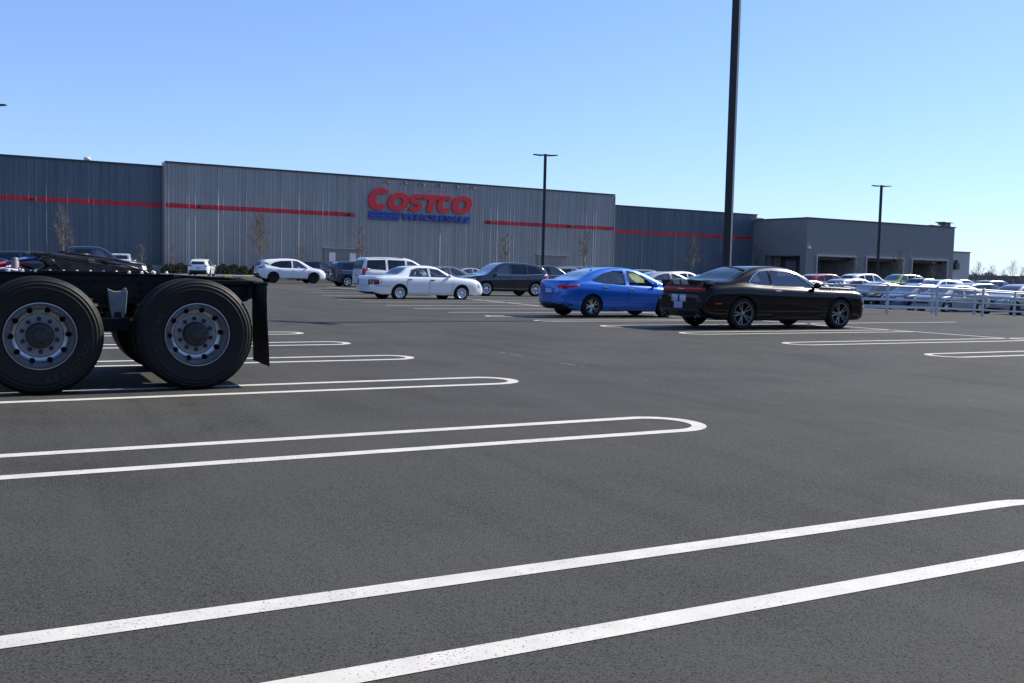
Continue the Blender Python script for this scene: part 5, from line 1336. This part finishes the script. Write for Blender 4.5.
blue = car('sedan', 'compact_sedan', M_PBLUE, 2.82, 28.03, 61.5, 'bright blue four door sedan between the black coupe and the dark crossover', 'car', GR)
mb = MB(); mb.prism([(-.62, 1.45), (-.50, 1.445), (-.62, 1.505), (-.66, 1.50)], -.02, .02, 'xz'); mb.v = [(v[0]-.25, v[1], v[2]-.015) for v in mb.v]; mb.build('roof_antenna', M_PBLUE, blue, bevel=.004)
white = car('fullsedan', 'saloon_car', M_PWHITE, -3.72, 40.15, 59, 'long white older four door saloon with dark tail lamps, left of the dark crossover', 'car', GR)
edge = car('suv', 'crossover', mat('paint_navy_black', (.008, .011, .018), .15, coat=1.0), -.50, 47.8, 62+180, 'black crossover facing left behind the bright blue sedan', 'car', GR)
mur = car('crossover', 'crossover', M_PWHITE, -15.6, 69.6, 62, 'white crossover with black wheels in front of the planted wall strip', 'car', GR)
van = car('minivan', 'minivan', M_PWHITE, 0, 0, 62, 'x', 'van', GR)
hat = car('hatch', 'hatchback', mat('paint_dark_blue', (.012, .025, .06), .2, coat=1.0), 0, 0, 62, 'x', 'car', GR)
pick = car('pickup', 'pickup_truck', mat('paint_pickup_navy', (.012, .018, .045), .2, coat=1.0), 0, 0, 62, 'x', 'pickup', GR)
index_kids()
def place(root, px, D, heading, label, paint=None, dz=0, first=False, sc=1, name=None):
    x, y = at(px, D)
    if first: o = root
    else:
        body = [c for c in root.children if c.name.startswith('body')][0]
        remap = {body.data.materials[0].name: paint} if paint else None
        o = copy_tree(root, None, remap)
        if name: o.name = name
    o.location = (x, y, ground_z(x, y)+dz); o.rotation_euler = (0, 0, rad(90-heading)); o['label'] = label; o.scale = (sc,)*3
    return o
P = lambda n, c, r_=.2: mat('paint_'+n, c, r_, coat=1.0)
p_sil = P('silver', (.26, .275, .30), .28); p_gry = P('grey', (.12, .13, .14)); p_red = P('red', (.30, .01, .02)); p_dred = P('dark_red', (.08, .01, .015)); p_grn = P('lime', (.28, .38, .05)); p_lblu = P('ice_blue', (.30, .36, .46), .28); p_blk = P('black_two', (.008, .008, .01))
p_nav = P('navy', (.01, .02, .05)); p_sblue = P('silver_blue', (.09, .125, .19), .25)
H1 = 62; H2 = 242
place(van, 398, 54, 62, 'white minivan seen over the roof of the long white saloon', first=True)
place(hat, 363, 62, 62, 'dark blue boxy hatchback left of the white minivan', first=True)
place(pick, 85, 50, 62, 'navy crew cab pickup facing right behind the semi truck fifth wheel', first=True)
for o_, s_ in ((white, .935), (blue, .94), (edge, .935)): o_.scale = (s_,)*3
white.location.z -= .05
# left
place(pick, -52, 50, 62, 'black pickup at the left edge, behind the one with the navy cab', p_blk)
place(van, 38, 56, 62, 'dark van roof between the two pickups behind the semi truck', p_nav, sc=.95)
place(pick, 121, 88, -16, 'white pickup seen from behind before the dark wall', M_PWHITE)
place(mur, 202, 88, -9, 'small white hatchback seen from behind against the hedge row', sc=.97)
place(edge, 317, 82, 62, 'dark crossover peeking over the bonnet of the white crossover', p_blk, sc=.95)
place(white, 357, 76, 62, 'dark red saloon boot left of the dark blue hatchback', p_dred, sc=.92)
place(white, 390, 64, 63, 'white saloon boot between the dark blue hatchback and the minivan', M_PWHITE, sc=.92)
place(blue, 446, 56, 62, 'dark grey sedan between the long white saloon and the dark crossover', p_gry, sc=.94)
place(blue, 470, 84, 60, 'silver sedan far behind the dark grey sedan, under the ribbed wall', p_sil, sc=.94)
place(white, 430, 74, 62, 'black saloon behind the roof of the long white saloon', p_blk, sc=.92)
# middle, behind the blue sedan
place(edge, 545, 60, 62, 'black crossover just right of the dark crossover by the lamp post', p_blk, sc=.93)
place(mur, 568, 68, 62, 'dark crossover with pale roof edge above the blue sedan boot', p_gry, sc=.93)
place(van, 588, 76, 62, 'grey minivan showing only its roof above the blue sedan', p_gry, sc=.93)
place(edge, 644, 62, 62, 'grey crossover roof above the bonnet of the blue sedan', p_gry, sc=.93)
place(blue, 664, 50, 62, 'silver sedan between the blue sedan bonnet and the black coupe boot', p_sil, sc=.94)
place(mur, 682, 64, 62, 'white crossover roof above the spoiler of the black coupe', M_PWHITE, sc=.93)
place(white, 706, 54, 242, 'pale blue sedan hidden mostly by the rear of the black coupe', p_lblu, sc=.93)
# right, behind the corral
place(blue, 808, 57, 62, 'silver sedan seen over the windscreen of the black coupe', p_sil, sc=.97)
place(edge, 826, 76, 62, 'red crossover above the bonnet of the black coupe', p_red, sc=.97)
place(mur, 856, 68, 62, 'silver white crossover right of the red crossover', p_sil, sc=.97)
place(blue, 878, 56, 242, 'black sedan behind the left end of the corral, facing left', p_blk)
place(white, 886, 66, 242, 'white saloon behind the black sedan at the corral', M_PWHITE, sc=.95)
place(blue, 918, 54.5, 242, 'blue grey sedan behind the middle of the corral, facing left', p_sblue)
place(edge, 900, 84, 242, 'lime green crossover roof in front of the middle service bay', p_grn)
place(blue, 952, 52.5, 242, 'silver sedan close behind the right half of the corral, facing left', p_sil, sc=1.0)
place(mur, 938, 74, 242, 'white crossover in front of the last service bay', M_PWHITE, sc=.97)
place(blue, 918, 64, 62, 'white sedan roof between the lime crossover and the last service bay', M_PWHITE)
place(blue, 957, 84, 242, 'dark red sedan roof under the pale annex', p_dred)
place(edge, 981, 60, 62, 'navy crossover seen from behind beyond the corral, right of the annex', p_nav)
place(mur, 1018, 55, 242, 'silver crossover facing left at the right edge behind the corral', p_sil)
place(van, 1045, 68, 242, 'white minivan cut by the right edge of the photo', M_PWHITE)
place(white, 925, 82, 62, 'black saloon left of the white crossover at the last service bay', p_blk)
place(edge, 866, 80, 62, 'white crossover far back before the first service bay', M_PWHITE)
place(hat, 996, 80, 62, 'grey hatchback far back at the right under the skyline trees', p_gry)
place(van, 790, 72, 62, 'white minivan roof behind the cabin of the black coupe', M_PWHITE, sc=.95)
M_SHADE, nt_, o_ = newmat('yellow_sunshade'); d_ = N(nt_, 'ShaderNodeBsdfDiffuse'); d_.inputs[0].default_value = (.50, .48, .24, 1); t_ = N(nt_, 'ShaderNodeBsdfTranslucent'); t_.inputs[0].default_value = (.48, .46, .24, 1)
m_ = N(nt_, 'ShaderNodeMixShader'); m_.inputs[0].default_value = .6; nt_.links.new(d_.outputs[0], m_.inputs[1]); nt_.links.new(t_.outputs[0], m_.inputs[2]); nt_.links.new(m_.outputs[0], o_.inputs[0])
for pts in ([(.05, 1.27), (.40, 1.25), (.62, 1.12), (.85, .96), (.62, .95), (.45, 1.08), (.05, .98)],):
    mb = MB(); mb.prism(pts, .60, .605, 'xz'); mb.build('sun_shade', M_SHADE, blue)
CB = Car(dict(SPECS['sedan'])); CB.paint = M_PBLUE; CB.body_mesh()
mb = MB(); mb.add(*CB.patch([(.66, -.30), (.80, -.46), (1.22, .10), (1.22, .50), (1.0, .46), (.66, .20)], 'top', -.05, 1, .1)); mb.build('sun_shade', M_SHADE, blue)
